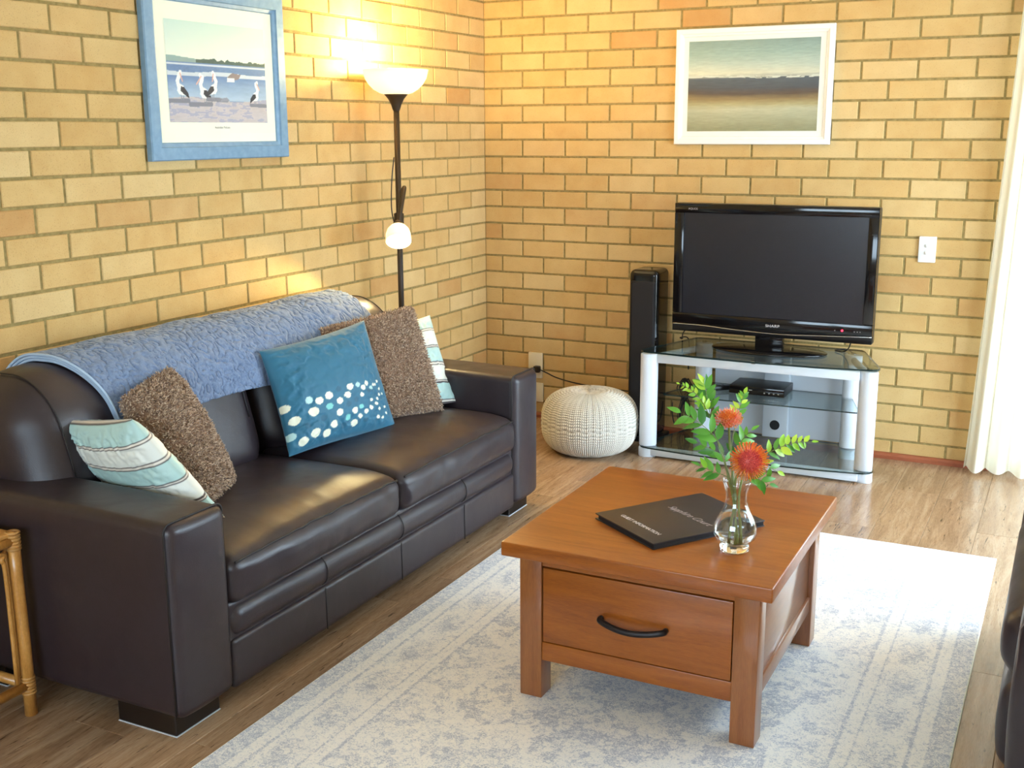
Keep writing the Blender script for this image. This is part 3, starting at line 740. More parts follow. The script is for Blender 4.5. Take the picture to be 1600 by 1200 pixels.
pts = curve([(hx - .088, ty0 - .001, hz + .002), (hx - .084, ty0 - .018, hz + .002), (hx - .045, ty0 - .030, hz - .004), (hx, ty0 - .034, hz - .007), (hx + .045, ty0 - .030, hz - .004), (hx + .084, ty0 - .018, hz + .002), (hx + .088, ty0 - .001, hz + .002)], 5)
hv, hf = tube(pts, .0075, 8); hv = [(a, b, hz + (c - hz) * 1.15) for a, b, c in hv]
MB().add(hv, hf).build('handle', M['handle'], dr)
for sx in (tx0, tx1):
    s_ = 1 if sx == tx1 else -1; xa, xb = sorted((sx - s_ * .006, sx - s_ * .024))
    flat_shade_big(MB().add(*bbox(xa, xb, ty0 + LW, ty1 - LW, .119, .165, .002)).build('side_rail', M['table_wood_side'], tb))
    xa, xb = sorted((sx - s_ * .014, sx - s_ * .022))
    flat_shade_big(MB().add(*bbox(xa, xb, ty0 + LW, ty1 - LW, .165, .411, .001)).build('side_panel', M['table_wood_side'], tb))
flat_shade_big(MB().add(*bbox(tx0 + LW, tx1 - LW, ty1 - .024, ty1 - .006, .119, .411, .002)).build('back_panel', M['table_wood'], tb))

# ---- folder on the table
def text_mesh(name, body, size, mw, mat, parent, shear=0, ext=.0002, space=1.0, align='LEFT', xs=1.0):
    cu = bpy.data.curves.new(name, 'FONT'); cu.body = body; cu.size = size; cu.extrude = ext; cu.shear = shear; cu.space_character = space; cu.align_x = align
    to = bpy.data.objects.new(name, cu); COL.objects.link(to); bpy.context.view_layer.update()
    me = bpy.data.meshes.new_from_object(to.evaluated_get(bpy.context.evaluated_depsgraph_get())); bpy.data.objects.remove(to)
    me.transform(Matrix.Translation(-root_loc(parent)) @ mw @ Matrix.Diagonal((xs, 1, 1, 1)))
    me.materials.clear(); return link(name, me, mat, parent)
fL, fF, fT = Vector((1.704, -2.575, 0)), Vector((1.93, -2.733, 0)), Vector((1.889, -2.254, 0))
ex = (fF - fL).normalized(); ey = Vector((-ex.y, ex.x, 0)); W_, H_ = .278, .372
ey = (fT - fL); ey = (ey - ex * ey.dot(ex)).normalized()
fo = thing('folder', 'black guest information folder lying flat on the coffee table beside the vase', 'folder', (fL.x, fL.y, .4502))
def folder_piece(a0, a1, b0, b1, z0, z1, r):
    V, F = bbox(a0, a1, b0, b1, z0, z1, r); return [tuple(fL + ex * p[0] + ey * p[1] + Vector((0, 0, p[2]))) for p in V], F
flat_shade_big(MB().add(*folder_piece(0, W_, 0, H_, .4502, .4532, .0012)).build('lower_cover', M['folder'], fo))
MB().add(*folder_piece(.012, W_ - .002, .003, H_ - .003, .4530, .4640, .0005)).build('pages', M['hole'], fo, False)
up = flat_shade_big(MB().add(*folder_piece(0, W_, 0, H_, .4640, .4680, .0015)).build('upper_cover', M['folder'], fo))
mw = Matrix.Translation(fL + ex * .055 + ey * .050 + Vector((0, 0, .4681))) @ Matrix((ex.to_4d(), ey.to_4d(), (0, 0, 1, 0), (0, 0, 0, 1))).transposed()
mw[3][0] = mw[3][1] = mw[3][2] = 0; mw[3][3] = 1
def frame_at(o, a, b):
    m = Matrix.Identity(4)
    for i in range(3): m[i][0] = a[i]; m[i][1] = b[i]; m[i][2] = a.cross(b)[i]; m[i][3] = o[i]
    return m
text_mesh('lettering', 'GUEST INFORMATION', .0185, frame_at(fL + ex * .052 + ey * .048 + Vector((0, 0, .4681)), ex, ey), M['print_white'], up, space=.95)
text_mesh('lettering', 'Sapphire Court', .032, frame_at(fL + ex * .055 + ey * .205 + Vector((0, 0, .4681)), ex, ey), M['print_grey'], up, shear=.45, space=.92)

# ---- vase with water, flowers and sprigs
VX, VY, VZ = 2.119, -2.640, .4502
vase = thing('glass_vase', 'clear waisted glass vase holding orange flowers on the coffee table', 'vase', (VX, VY, VZ))
prof_o = [(.0, .0195), (.0355, .0195), (.041, .025), (.0515, .036), (.0555, .050), (.0545, .066), (.048, .086), (.038, .105), (.0300, .124), (.0265, .140), (.0275, .156), (.0325, .174), (.0385, .190)]
prof_i = [(.0360, .1895), (.0300, .174), (.0252, .156), (.0243, .140), (.0278, .124), (.0355, .105), (.0455, .086), (.0520, .066), (.0530, .050), (.0490, .037), (.038, .027), (.0, .022)]
MB().add(*lathe([(r, h) for r, h in prof_o] + prof_i, (VX, VY, VZ), 48)).build('glass_body', M['vase_glass'], vase)
MB().add(*lathe([(0, 0), (.033, 0), (.037, .003), (.0378, .010), (.0362, .0185), (0, .0188)], (VX, VY, VZ), 40)).build('foot', M['foot_glass'], vase)
wat = [(0, .0225), (.0378, .0273), (.0488, .0373), (.0528, .050), (.0518, .066), (.0453, .086), (.0378, .100), (.0, .100)]
MB().add(*lathe(wat, (VX, VY, VZ), 40)).build('water', M['water'], vase)
def leaf_mesh(L, W, mat, droop=.25):
    V = []; F = []; n = 5
    for i in range(n + 1):
        t = i / n; w = W * math.sin(pi * t ** .8) ** .9 * .5 if 0 < i < n else 0.0004; x = L * t; z = -droop * L * t * t
        V += [(x, -w, z + .12 * w), (x, 0, z - .10 * w), (x, w, z + .12 * w)]
    for i in range(n):
        for j in range(2):
            a = i * 3 + j; F.append((a, a + 1, a + 4, a + 3))
    me = bpy.data.meshes.new('leaf'); me.from_pydata(V, [], F); smooth(me); me.materials.append(mat)
    return me
LM = [leaf_mesh(1, .40, M['leaf']), leaf_mesh(1, .40, M['leaf'], .5), leaf_mesh(1, .52, M['leaf_young'], .1), leaf_mesh(1, .45, M['leaf_young'], .35)]
rl = random.Random(11)
def orient(d, up_):
    d = d.normalized(); y = up_.cross(d)
    if y.length < 1e-4: y = Vector((0, 1, 0))
    y.normalize(); z = d.cross(y); m = Matrix.Identity(3)
    for i in range(3): m[i][0] = d[i]; m[i][1] = y[i]; m[i][2] = z[i]
    return m
def sprig(label, ctrl, size, young=0.0, pairs=6, start=.35, side=.9):
    base = Vector(ctrl[0]); root = thing('leaf_sprig', label, 'leaf sprig', (VX + (base.x - VX) * -.35, VY + (base.y - VY) * -.35, VZ + .03), 'green sprigs in the glass vase')
    foot = root_loc(root); full = [tuple(foot), tuple(foot.lerp(base, .55) * 1.0)] + list(ctrl)
    # keep the stem inside the neck
    full[1] = (VX + (base.x - VX) * .35, VY + (base.y - VY) * .35, VZ + .135)
    pts = curve(full, 8); MB().add(*tube(pts, [.0019 - .0013 * i / (len(pts) - 1) for i in range(len(pts))], 5)).build('stem', M['stem'], root)
    vis = curve(ctrl, 12); n = len(vis); view = Vector((.438, -.872, .219))
    for k in range(pairs + 1):
        t = start + (1 - start) * k / pairs; i = min(n - 1, int(t * (n - 1))); p = Vector(vis[i]); tan = (Vector(vis[min(n - 1, i + 1)]) - Vector(vis[max(0, i - 1)])).normalized()
        tip = k == pairs
        lat = tan.cross(view).normalized()
        for s_ in ((0,) if tip else (-1, 1)):
            dr_ = tan * (.75 + .2 * rl.random()) + lat * side * s_ + Vector((rl.uniform(-.25, .25), rl.uniform(-.25, .25), rl.uniform(-.1, .25)))
            L = size * (1.05 - .50 * abs(t - .55) * 1.3) * rl.uniform(.8, 1.15) * (1 - .45 * young * max(0, t - .6) / .4)
            yg = rl.random() < young * (.25 + t)
            me = LM[(2 if yg else 0) + rl.randint(0, 1)]
            o = bpy.data.objects.new('leaf', me); COL.objects.link(o); o.parent = root
            m = orient(dr_, (view + Vector((rl.uniform(-.5, .5), rl.uniform(-.5, .5), rl.uniform(.2, .9)))).normalized())
            o.matrix_local = Matrix.Translation(p - foot) @ m.to_4x4() @ Matrix.Diagonal((L, L, L, 1))
sprig('tall arching sprig with tiny yellow-green tip leaves, topmost at the left of the vase', [(2.099, -2.651, 0.648), (2.067, -2.645, 0.735), (2.03, -2.632, 0.813), (1.995, -2.628, 0.854), (1.96, -2.641, 0.875)], 0.027, 1.0, 7, .5)
sprig('upright bright green sprig beside the arching tip at the upper left of the vase', [(2.102, -2.649, 0.648), (2.054, -2.625, 0.746), (2.031, -2.61, 0.808), (2.019, -2.605, 0.853), (2.014, -2.602, 0.872)], 0.047, .35, 6, .40, .7)
sprig('broad-leaved green sprig reaching farthest to the left above the folder', [(2.1, -2.661, 0.651), (2.078, -2.663, 0.733), (2.032, -2.684, 0.788), (1.985, -2.70, 0.815)], 0.056, .15, 5, .4, .8)
sprig('long sprig reaching right with small yellow-green leaves at its end', [(2.119, -2.64, 0.648), (2.158, -2.6, 0.688), (2.199, -2.572, 0.713), (2.235, -2.54, 0.726), (2.274, -2.509, 0.726)], 0.037, .8, 7, .4, .9)
sprig('slender upright sprig rising behind the upper orange flower', [(2.106, -2.636, 0.645), (2.091, -2.604, 0.711), (2.093, -2.576, 0.773), (2.1, -2.561, 0.821), (2.105, -2.551, 0.845)], 0.032, .5, 6, .5, .8)
sprig('short low sprig hanging left over the vase rim', [(2.102, -2.661, 0.646), (2.069, -2.684, 0.667), (2.036, -2.697, 0.682)], 0.041, .45, 3, .3, .8)
sprig('drooping green sprig over the right of the vase rim', [(2.119, -2.652, 0.646), (2.153, -2.645, 0.655), (2.200, -2.634, 0.638)], 0.041, .1, 3, .45, .7)
sprig('dark green sprig pointing left at mid height in the bouquet', [(2.094, -2.632, 0.642), (2.071, -2.619, 0.692), (2.010, -2.633, 0.722)], 0.044, .05, 4, .35, .7)
sprig('glossy green sprig bending down to the right of the lower orange flower', [(2.116, -2.642, 0.648), (2.152, -2.594, 0.678), (2.205, -2.574, 0.655)], 0.039, .15, 4, .4, .8)
sprig('green sprig between the two orange flowers', [(2.101, -2.628, 0.642), (2.102, -2.588, 0.708), (2.128, -2.553, 0.75)], 0.041, .15, 4, .4, .8)
def protea(label, c, axis, R0, foot, nn, flat=1.0, pal=('style_red', 'style_orange')):
    c = Vector(c); A = Vector(axis).normalized()
    root = thing('pincushion_flower', label, 'flower', foot, 'orange pincushion flowers')
    a = Vector((0, 0, 1)) if abs(A.z) < .8 else Vector((1, 0, 0)); u_ = (a - A * a.dot(A)).normalized(); w_ = A.cross(u_)
    back = c - A * R0 * .5
    pts = curve([foot, ((foot[0] + VX) / 2, (foot[1] + VY) / 2, VZ + .145), tuple(back - A * .04 + Vector((0, 0, -.02))), tuple(back)], 8)
    MB().add(*tube(pts, .0032, 6)).build('stem', M['stem'], root)
    MB().add(*lathe([(0, -R0 * .55), (R0 * .26, -R0 * .40), (R0 * .38, -R0 * .1), (R0 * .40, R0 * .10), (R0 * .32, R0 * .28), (R0 * .16, R0 * .37), (0, R0 * .39)], c, 20, A)).build('flower_head', M['style_red'] if pal[0] == 'style_red' else M['style_orange'], root)
    gold = pi * (3 - 5 ** .5); inner = MB(); outer = MB(); ni = int(nn * .55)
    for k in range(ni):
        th = math.acos(1 - (k + .5) / ni * .62); ph = k * gold
        dirv = A * math.cos(th) + (u_ * math.cos(ph) + w_ * math.sin(ph)) * math.sin(th); s0 = c + dirv * R0 * .30; L = R0 * .26 * rl.uniform(.85, 1.15)
        p2 = s0 + dirv * L; tgt = inner
        tgt.add(*tube([s0, p2], [.0010, .0009], 4, False)); tgt.add(*lathe([(0, -.0020), (.0019, 0), (0, .0022)], p2, 5, dirv))
    no = nn - ni
    for k in range(no):
        f = (k + .5) / no; th = 1.05 + .95 * f; ph = k * gold * 1.0 + .3
        dirv = A * math.cos(th) + (u_ * math.cos(ph) + w_ * math.sin(ph)) * math.sin(th); s0 = c + dirv * R0 * .32; L = R0 * (.52 + .22 * f) * rl.uniform(.88, 1.12) * flat
        rad_ = (dirv - A * dirv.dot(A)).normalized(); p1 = s0 + dirv * L * .6; p2 = p1 + (rad_ * .25 + A * .55) * L * .55
        outer.add(*tube([s0, s0.lerp(p1, .6) + A * L * .03, p1 + A * L * .08, p2], [.0014, .0014, .0013, .0010], 5, False)); outer.add(*lathe([(0, -.0022), (.0019, 0), (0, .0022)], p2, 5, (p2 - p1)))
    q = inner.build('styles', M[pal[0]], root); q['kind'] = 'stuff'; q['label'] = 'dense centre styles'
    q = outer.build('styles', M[pal[1]], root); q['kind'] = 'stuff'; q['label'] = 'long curved outer styles'
protea('large orange and red pincushion flower facing out over the vase rim', (2.149, -2.648, 0.696), (.35, -.86, .30), .060, (VX + .012, VY + .006, VZ + .03), 230)
protea('smaller peach-orange pincushion flower standing upright at the top of the bouquet', (2.082, -2.611, 0.787), (-.02, -.35, .92), .044, (VX - .012, VY + .002, VZ + .03), 200, .95, ('style_orange', 'style_pink'))

# ================================================================== TV STAND
st = thing('tv_stand', 'silver and glass television stand in front of the back brick wall', 'tv stand', (1.6, -.26, 0))
def plate(name, poly, z0, z1, r, parent, dots=True):
    rp = round_poly(poly, r); V, F = extrude_poly(rp, z0, z1); g = MB().add(V, F[:2]).build(name, M['shelf_glass'], parent, False)
    MB().add(V, F[2:]).build('glass_rim', M['glass_edge'], g, False); return g
top_poly = [(1.050, -.478), (1.32, -.508), (1.60, -.518), (1.88, -.505), (2.145, -.462), (1.995, -.035), (1.195, -.035)]
plate('glass_top', top_poly, .502, .510, [.035, .3, .3, .3, .05, .04, .04], st)
low_poly = [(1.045, -.490), (1.32, -.520), (1.60, -.528), (1.88, -.515), (2.150, -.470), (1.995, -.035), (1.195, -.035)]
plate('glass_shelf', low_poly, .046, .053, [.06, .3, .3, .3, .07, .04, .04], st)
plate('glass_shelf', [(1.14, -.40), (2.05, -.375), (1.95, -.05), (1.25, -.05)], .288, .294, .02, st)
def post(cx, cy, rx, ry, z0, z1, ang=0):
    mb = MB(); V = []; F = []; n = 20
    zs = [(z0, .96), (z0 + .004, 1), (z1 - .004, 1), (z1, .96)]
    for z, s in zs:
        for k in range(n):
            g = 2 * pi * k / n; px, py = rx * s * math.cos(g), ry * s * math.sin(g)
            V.append((cx + px * math.cos(ang) - py * math.sin(ang), cy + px * math.sin(ang) + py * math.cos(ang), z))
    for i in range(len(zs) - 1):
        for k in range(n): F.append((i * n + k, i * n + (k + 1) % n, (i + 1) * n + (k + 1) % n, (i + 1) * n + k))
    F.append(tuple(range(n))[::-1]); F.append(tuple((len(zs) - 1) * n + k for k in range(n))); return V, F
for (cx, cy, a) in ((1.098, -.450, .4), (2.085, -.425, -.3), (1.250, -.085, 0), (1.958, -.085, 0)):
    p = flat_shade_big(MB().add(*post(cx, cy, .041, .030, .053, .494, a)).build('post', M['silver'], st))
    flat_shade_big(MB().add(*post(cx, cy, .043, .033, 0, .046, a)).build('post_foot', M['silver'], p))
    MB().add(*lathe([(0, 0), (.012, 0), (.012, .008), (0, .008)], (cx, cy, .494), 12)).build('cap', M['chrome'], p)
flat_shade_big(MB().add(*bbox(1.13, 2.05, -.455, -.425, .452, .492, .003)).build('front_beam', M['silver'], st))
flat_shade_big(MB().add(*bbox(1.11, 2.07, -.475, -.440, .008, .046, .003)).build('front_beam', M['silver'], st))
for a, b in (((1.098, -.45), (1.25, -.085)), ((2.085, -.425), (1.958, -.085))):
    MB().add(*tube([(a[0], a[1], .472), (b[0], b[1], .472)], .016, 8)).build('side_beam', M['silver'], st)
MB().add(*lathe([(0, 0), (.011, 0), (.011, .012), (0, .012)], (1.60, -.50, .498), 14)).build('glass_clip', M['chrome'], st)
MB().add(*bbox(1.29, 1.92, -.024, -.016, .053, .49, .001)).build('back_panel', M['grey_panel'], st, False)
colp = flat_shade_big(MB().add(*bbox(1.545, 1.665, -.066, -.024, .053, .50, .003)).build('cable_column', M['grey_panel'], st))
for z in (.115, .40): MB().add(*lathe([(0, 0), (.024, 0), (.024, .0015), (0, .0015)], (1.605, -.066, z), 24, (0, -1, 0))).build('cable_hole', M['hole'], colp, False)
# ---- television
tv = thing('television', 'black flat-screen television standing on the glass stand', 'television', (1.6, -.25, .5105))
x0, x1, z0, z1, yf = 1.140, 2.062, .578, 1.178, -.262
mb = MB(); xo = lambda t: x0 + (x1 - x0) * t
fl_ = flat_shade_big(MB().add(*bbox(x0, x1, yf + .012, yf + .06, z0, z1, .006)).build('housing', M['satin_black'], tv))
MB().add(*rbox(1.25, 1.95, yf + .05, yf + .105, .64, 1.10, .03, 6, 3)).build('rear_housing', M['satin_black'], tv)
sx0, sx1, sz0, sz1 = 1.186, 2.018, .665, 1.134
mb = MB()
for b in ((x0, x1, sz1, z1), (x0, sx0, sz0, sz1), (sx1, x1, sz0, sz1), (x0, x1, z0 + .034, sz0)): mb.add(*bbox(b[0], b[1], yf - .004, yf + .014, b[2], b[3], .003))
bz = flat_shade_big(mb.build('bezel', M['gloss_black'], tv))
MB().add(*box(sx0, sx1, yf + .004, yf + .014, sz0, sz1)).build('screen', M['screen'], tv, False)
wave = curve([(x0 + .002, yf - .004, .612), (1.29, yf - .005, .611), (1.45, yf - .006, .602), (1.65, yf - .007, .596), (1.86, yf - .006, .604), (x1 - .002, yf - .004, .612)], 10)
MB().add(*tube(wave, .0022, 6)).build('silver_line', M['chrome'], tv)
mb = MB(); V = []; F = []
for i, p in enumerate(wave): V += [(p.x, yf - .002, p.z - .001), (p.x, yf - .002, z0 + .001), (p.x, yf + .012, z0 + .001)]
for i in range(len(wave) - 1):
    a = i * 3; F += [(a, a + 1, a + 4, a + 3), (a + 1, a + 2, a + 5, a + 4)]
mb.add(V, F).build('lower_bezel', M['satin_black'], tv)
text_mesh('logo', 'SHARP', .017, frame_at(Vector((1.620, yf - .0052, .626)), Vector((1, 0, 0)), Vector((0, 0, 1))), M['print_white'], bz, align='CENTER', space=1.05, xs=1.25)
text_mesh('model_mark', 'AQUOS', .013, frame_at(Vector((1.205, yf - .0052, 1.149)), Vector((1, 0, 0)), Vector((0, 0, 1))), M['print_grey'], bz)
MB().add(*lathe([(0, 0), (.005, 0), (.005, .001), (0, .001)], (1.932, yf - .004, .634), 12, (0, -1, 0))).build('standby_light', M['led_red'], tv, False)
for q in (1.90, 1.985, 1.998, 2.01): MB().add(*lathe([(0, 0), (.0022, 0), (.0022, .0008), (0, .0008)], (q, yf - .004, .632), 8, (0, -1, 0))).build('indicator_mark', M['print_grey'], tv, False)
flat_shade_big(MB().add(*bbox(1.535, 1.665, -.24, -.20, .520, .60, .006)).build('neck', M['gloss_black'], tv))
pts_ = [(.0, 0), (.98, 0), (1, .004), (.98, .008), (.5, .014), (0, .018)]
V, F = lathe(pts_, (0, 0, 0), 40); V = [(1.60 + p[0] * .268, -.238 + p[1] * .135, .5105 + p[2]) for p in V]
MB().add(V, F).build('base', M['gloss_black'], tv)
# ---- player and remote on the middle shelf
dv = thing('disc_player', 'black disc player on the middle glass shelf of the television stand', 'disc player', (1.55, -.16, .2942))
flat_shade_big(MB().add(*bbox(1.425, 1.685, -.245, -.07, .2952, .335, .003)).build('body', M['satin_black'], dv))
flat_shade_big(MB().add(*bbox(1.425, 1.685, -.250, -.244, .298, .333, .002)).build('front_panel', M['gloss_black'], dv))
for q in (1.59, 1.612, 1.634, 1.655): MB().add(*box(q, q + .007, -.2515, -.2498, .308, .313)).build('button', M['chrome'], dv, False)
MB().add(*box(1.52, 1.535, -.2512, -.2498, .318, .320)).build('indicator', M['white_plastic'], dv, False)
rm = thing('remote_control', 'small black remote control lying beside the disc player', 'remote control', (1.37, -.2, .2942))
def rotbox(cx, cy, ang, w, h, z0, z1, r):
    V, F = bbox(-w / 2, w / 2, -h / 2, h / 2, z0, z1, r); c, s = math.cos(ang), math.sin(ang)
    return [(cx + p[0] * c - p[1] * s, cy + p[0] * s + p[1] * c, p[2]) for p in V], F
flat_shade_big(MB().add(*rotbox(1.365, -.20, .7, .13, .042, .2945, .316, .005)).build('body', M['satin_black'], rm))
for q in (-.04, -.02, 0, .02): MB().add(*rotbox(1.365 + q * math.cos(.7), -.20 + q * math.sin(.7), .7, .008, .02, .316, .3172, .0004)).build('button', M['screen'], rm, False)
# ---- tower speaker
sp = thing('tower_speaker', 'slim black tower speaker between the knitted pouf and the television stand', 'speaker', (.98, -.15, 0))
MB().add(*rbox(.905, 1.055, -.235, -.06, .02, .852, .028, 6, 5)).build('cabinet', M['gloss_black'], sp)
MB().add(*rbox(.917, 1.043, -.243, -.20, .05, .80, .012, 6, 4)).build('grille', M['grille'], sp)
flat_shade_big(MB().add(*bbox(.89, 1.07, -.245, -.05, 0, .022, .004)).build('plinth', M['satin_black'], sp))

# ================================================================== POUF
pc = (.815, -.49); PR, PH = .222, .288; NA, NP = 50, 42
na, npp = NA * 9, NP * 7
V = np.zeros((npp + 1, na, 3)); Cc = np.zeros((npp + 1, na, 3))
tt = np.linspace(0, 1, npp + 1); A_ = np.arange(na) / na * 2 * pi
for i, t in enumerate(tt):
    ph = -pi / 2 + pi * t; ca, sa = math.cos(ph), math.sin(ph)
    r = PR * (abs(ca) ** .55); z = PH / 2 + (PH / 2) * (abs(sa) ** .75) * (1 if sa > 0 else -1)
    if t > .93: z -= .012 * ((t - .93) / .07) ** 2
    a = A_ * NA; fa = a - np.floor(a); row = t * NP; fr_ = row - math.floor(row)
    # each stitch is a slanted plump loop; columns lean alternately
    lean_ = np.where((np.floor(a) % 2) == 0, 1, -1) * (fa - .5); frr = np.mod(fr_ + lean_ * .8, 1)
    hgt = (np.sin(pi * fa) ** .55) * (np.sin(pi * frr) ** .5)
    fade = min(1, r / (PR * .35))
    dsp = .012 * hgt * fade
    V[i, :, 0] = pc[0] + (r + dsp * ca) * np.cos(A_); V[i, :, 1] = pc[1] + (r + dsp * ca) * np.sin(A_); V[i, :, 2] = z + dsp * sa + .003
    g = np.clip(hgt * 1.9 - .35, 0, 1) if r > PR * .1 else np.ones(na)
    Cc[i] = srgb_np((126, 116, 102)) * (1 - g[:, None]) + srgb_np((232, 226, 214)) * g[:, None]  # gaps between stitches coloured darker, painting the shade in the holes
ii = np.arange((npp + 1) * na).reshape(npp + 1, na); nx = np.roll(ii, -1, 1)
Fp = np.stack([ii[:-1], nx[:-1], nx[1:], ii[1:]], -1).reshape(-1, 4)
V[:, :, 2] = np.maximum(V[:, :, 2], .001)
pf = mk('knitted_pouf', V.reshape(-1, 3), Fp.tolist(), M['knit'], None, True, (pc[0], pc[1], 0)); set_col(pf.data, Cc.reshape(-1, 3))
tag(pf, 'round cream chunky-knit pouf on the floor beside the tower speaker', 'pouf')

# ================================================================== FLOOR LAMP
LX, LY = .185, -1.150
lamp = thing('floor_lamp', 'dark uplighter floor lamp with a white bowl shade and side reading lamp, behind the sofa', 'floor lamp', (LX, LY, 0))
MB().add(*lathe([(0, 0), (.125, 0), (.128, .006), (.12, .016), (.03, .026), (.014, .03), (0, .03)], (LX, LY, 0), 32)).build('base', M['lamp_metal'], lamp)
MB().add(*tube([(LX, LY, .03), (LX, LY, 1.60)], .0125, 12)).build('pole', M['lamp_metal'], lamp)
MB().add(*lathe([(.0125, 1.592), (.0165, 1.600), (.022, 1.618), (.034, 1.642), (.045, 1.655), (.052, 1.662), (0, 1.662)], (LX, LY, 0), 28)).build('socket_cone', M['lamp_metal'], lamp)
so = [(.045, 1.660), (.070, 1.667), (.095, 1.682), (.115, 1.702), (.130, 1.726), (.1395, 1.762)]
shade = MB().add(*lathe(so + [(r - .004, h + .0005) for r, h in so[::-1]], (LX, LY, 0), 48)).build('lamp_shade', M['shade'], lamp)
MB().add(*lathe([(0, 1.685), (.018, 1.690), (.030, 1.715), (.030, 1.735), (.018, 1.755), (0, 1.760)], (LX, LY, 0), 20)).build('bulb', M['bulb'], lamp)
def bulb_light(name, loc, w, size, parent, col=(1, .76, .34)):
    d = bpy.data.lights.new(name, 'POINT'); d.energy = w; d.color = col; d.shadow_soft_size = size
    o = bpy.data.objects.new(name, d); COL.objects.link(o); o.parent = parent; o.location = Vector(loc) - root_loc(parent)
bulb_light('bulb_light', (LX, LY, 1.792), LAMP_W, .036, lamp)
# reading lamp on a bracket
bk = MB().add(*lathe([(.0128, 1.06), (.020, 1.062), (.022, 1.16), (.0128, 1.165)], (LX + .004, LY - .008, 0), 16)).build('bracket', M['lamp_metal'], lamp)
rx, ry = LX + .085, LY - .145
neck = curve([(LX + .012, LY - .012, 1.10), (LX + .018, LY - .016, 1.18), (LX + .030, LY - .020, 1.245), (LX + .046, LY - .026, 1.272), (LX + .062, LY - .060, 1.250), (LX + .076, LY - .105, 1.19), (rx, ry + .006, 1.125)], 8)
MB().add(*tube(neck, .010, 10)).build('gooseneck', M['lamp_metal'], lamp)
dn = Vector((.35, -.55, -.75)).normalized(); c0 = Vector((rx, ry, 1.122))
MB().add(*lathe([(.013, -.02), (.020, -.012), (.024, .0), (.020, .012)], c0, 18, dn)).build('reading_socket', M['lamp_metal'], lamp)
so = [(.020, .002), (.034, .010), (.046, .026), (.052, .046), (.054, .075), (.0535, .082)]
MB().add(*lathe(so + [(r - .003, h) for r, h in so[::-1]], c0, 32, dn)).build('reading_shade', M['shade'], lamp)
bc = c0 + dn * .062
MB().add(*lathe([(0, -.03), (.012, -.026), (.024, -.006), (.024, .006), (.012, .02), (0, .022)], c0 + dn * .036, 16, dn)).build('bulb', M['bulb'], lamp)
bulb_light('reading_light', tuple(c0 + dn * .052), READ_W, .016, lamp)
crd = curve([(LX - .012, LY - .010, 1.40), (LX - .020, LY - .02, 1.30), (LX - .022, LY - .024, 1.18), (LX - .012, LY - .014, 1.10)], 6)
MB().add(*tube(crd, .0028, 6)).build('cord', M['cable'], lamp)
crd = curve([(LX + .012, LY - .010, 1.06), (LX + .016, LY - .012, .98), (LX + .020, LY - .016, .86), (LX + .016, LY - .014, .74), (LX + .014, LY, .4), (LX + .014, LY, .05)], 6)
MB().add(*tube(crd, .0028, 6)).build('cord', M['cable'], lamp)

# ================================================================== PICTURES
def picture(name, label, wall, c, w, h, prof, fmat, mmat, iw, ih, icz, colfn, depth):
    """frame of mitred moulding; wall 'L' (facing +x) or 'B' (facing -y); c = centre (along, z)"""
    to = (lambda a, z, d: (d, a, z)) if wall == 'L' else (lambda a, z, d: (a, -d, z))
    sgn = 1
    root = thing(name, label, 'picture', to(c[0], c[1], 0))
    mb = MB(); V = []; F = []
    for (ins, d) in prof:
        for (su, sv) in ((-1, -1), (1, -1), (1, 1), (-1, 1)): V.append(to(c[0] + su * (w / 2 - ins), c[1] + sv * (h / 2 - ins), d))
    for i in range(len(prof) - 1):
        for k in range(4): F.append((i * 4 + k, i * 4 + (k + 1) % 4, i * 4 + 4 + (k + 1) % 4, i * 4 + 4 + k))
    fr = mb.add(V, F).build('frame', fmat, root, False)
    bm = bmesh.new(); bm.from_mesh(fr.data); bmesh.ops.recalc_face_normals(bm, faces=list(bm.faces)); bm.to_mesh(fr.data); bm.free()
    wi, hi = w / 2 - prof[-1][0] + .004, h / 2 - prof[-1][0] + .004; dm = prof[-1][1] + .001
    v = [to(c[0] + a * wi, c[1] + b * hi, dm) for a, b in ((-1, -1), (1, -1), (1, 1), (-1, 1))]; v += [to(c[0] + a * wi, c[1] + b * hi, dm - .002) for a, b in ((-1, -1), (1, -1), (1, 1), (-1, 1))]
    MB().add(v, [(0, 1, 2, 3), (7, 6, 5, 4)] + [(i, (i + 1) % 4, (i + 1) % 4 + 4, i + 4) for i in range(4)]).build('mount', mmat, root, False)
    n0, n1 = 260, 170; a = np.linspace(0, 1, n0 + 1); b = np.linspace(0, 1, n1 + 1); A, B = np.meshgrid(a, b, indexing='ij')
    pts = [to(c[0] + (x - .5) * iw, icz + (y - .5) * ih, dm + .0008) for x, y in zip(A.ravel(), B.ravel())]
    ix = np.arange(len(pts)).reshape(n0 + 1, n1 + 1); F = np.stack([ix[:-1, :-1], ix[1:, :-1], ix[1:, 1:], ix[:-1, 1:]], -1).reshape(-1, 4)
    pr = mk('print', pts, F.tolist(), M['print'], root, False); set_col(pr.data, colfn(A, B).reshape(-1, 3))
    v = [to(c[0] + x * wi, c[1] + y * hi, dm + q) for q in (.003, .005) for x, y in ((-1, -1), (1, -1), (1, 1), (-1, 1))]
    MB().add(v, [(0, 1, 2, 3), (7, 6, 5, 4)] + [(i, (i + 1) % 4, (i + 1) % 4 + 4, i + 4) for i in range(4)]).build('glass', M['picture_glass'], root, False)
    return root
def poly_mask(A, B, pts):
    m = np.zeros(A.shape, bool); n = len(pts)
    for i in range(n):
        x0, y0 = pts[i]; x1, y1 = pts[(i + 1) % n]
        c = ((y0 > B) != (y1 > B)) & (A < (x1 - x0) * (B - y0) / ((y1 - y0) + 1e-12) + x0); m ^= c
    return m
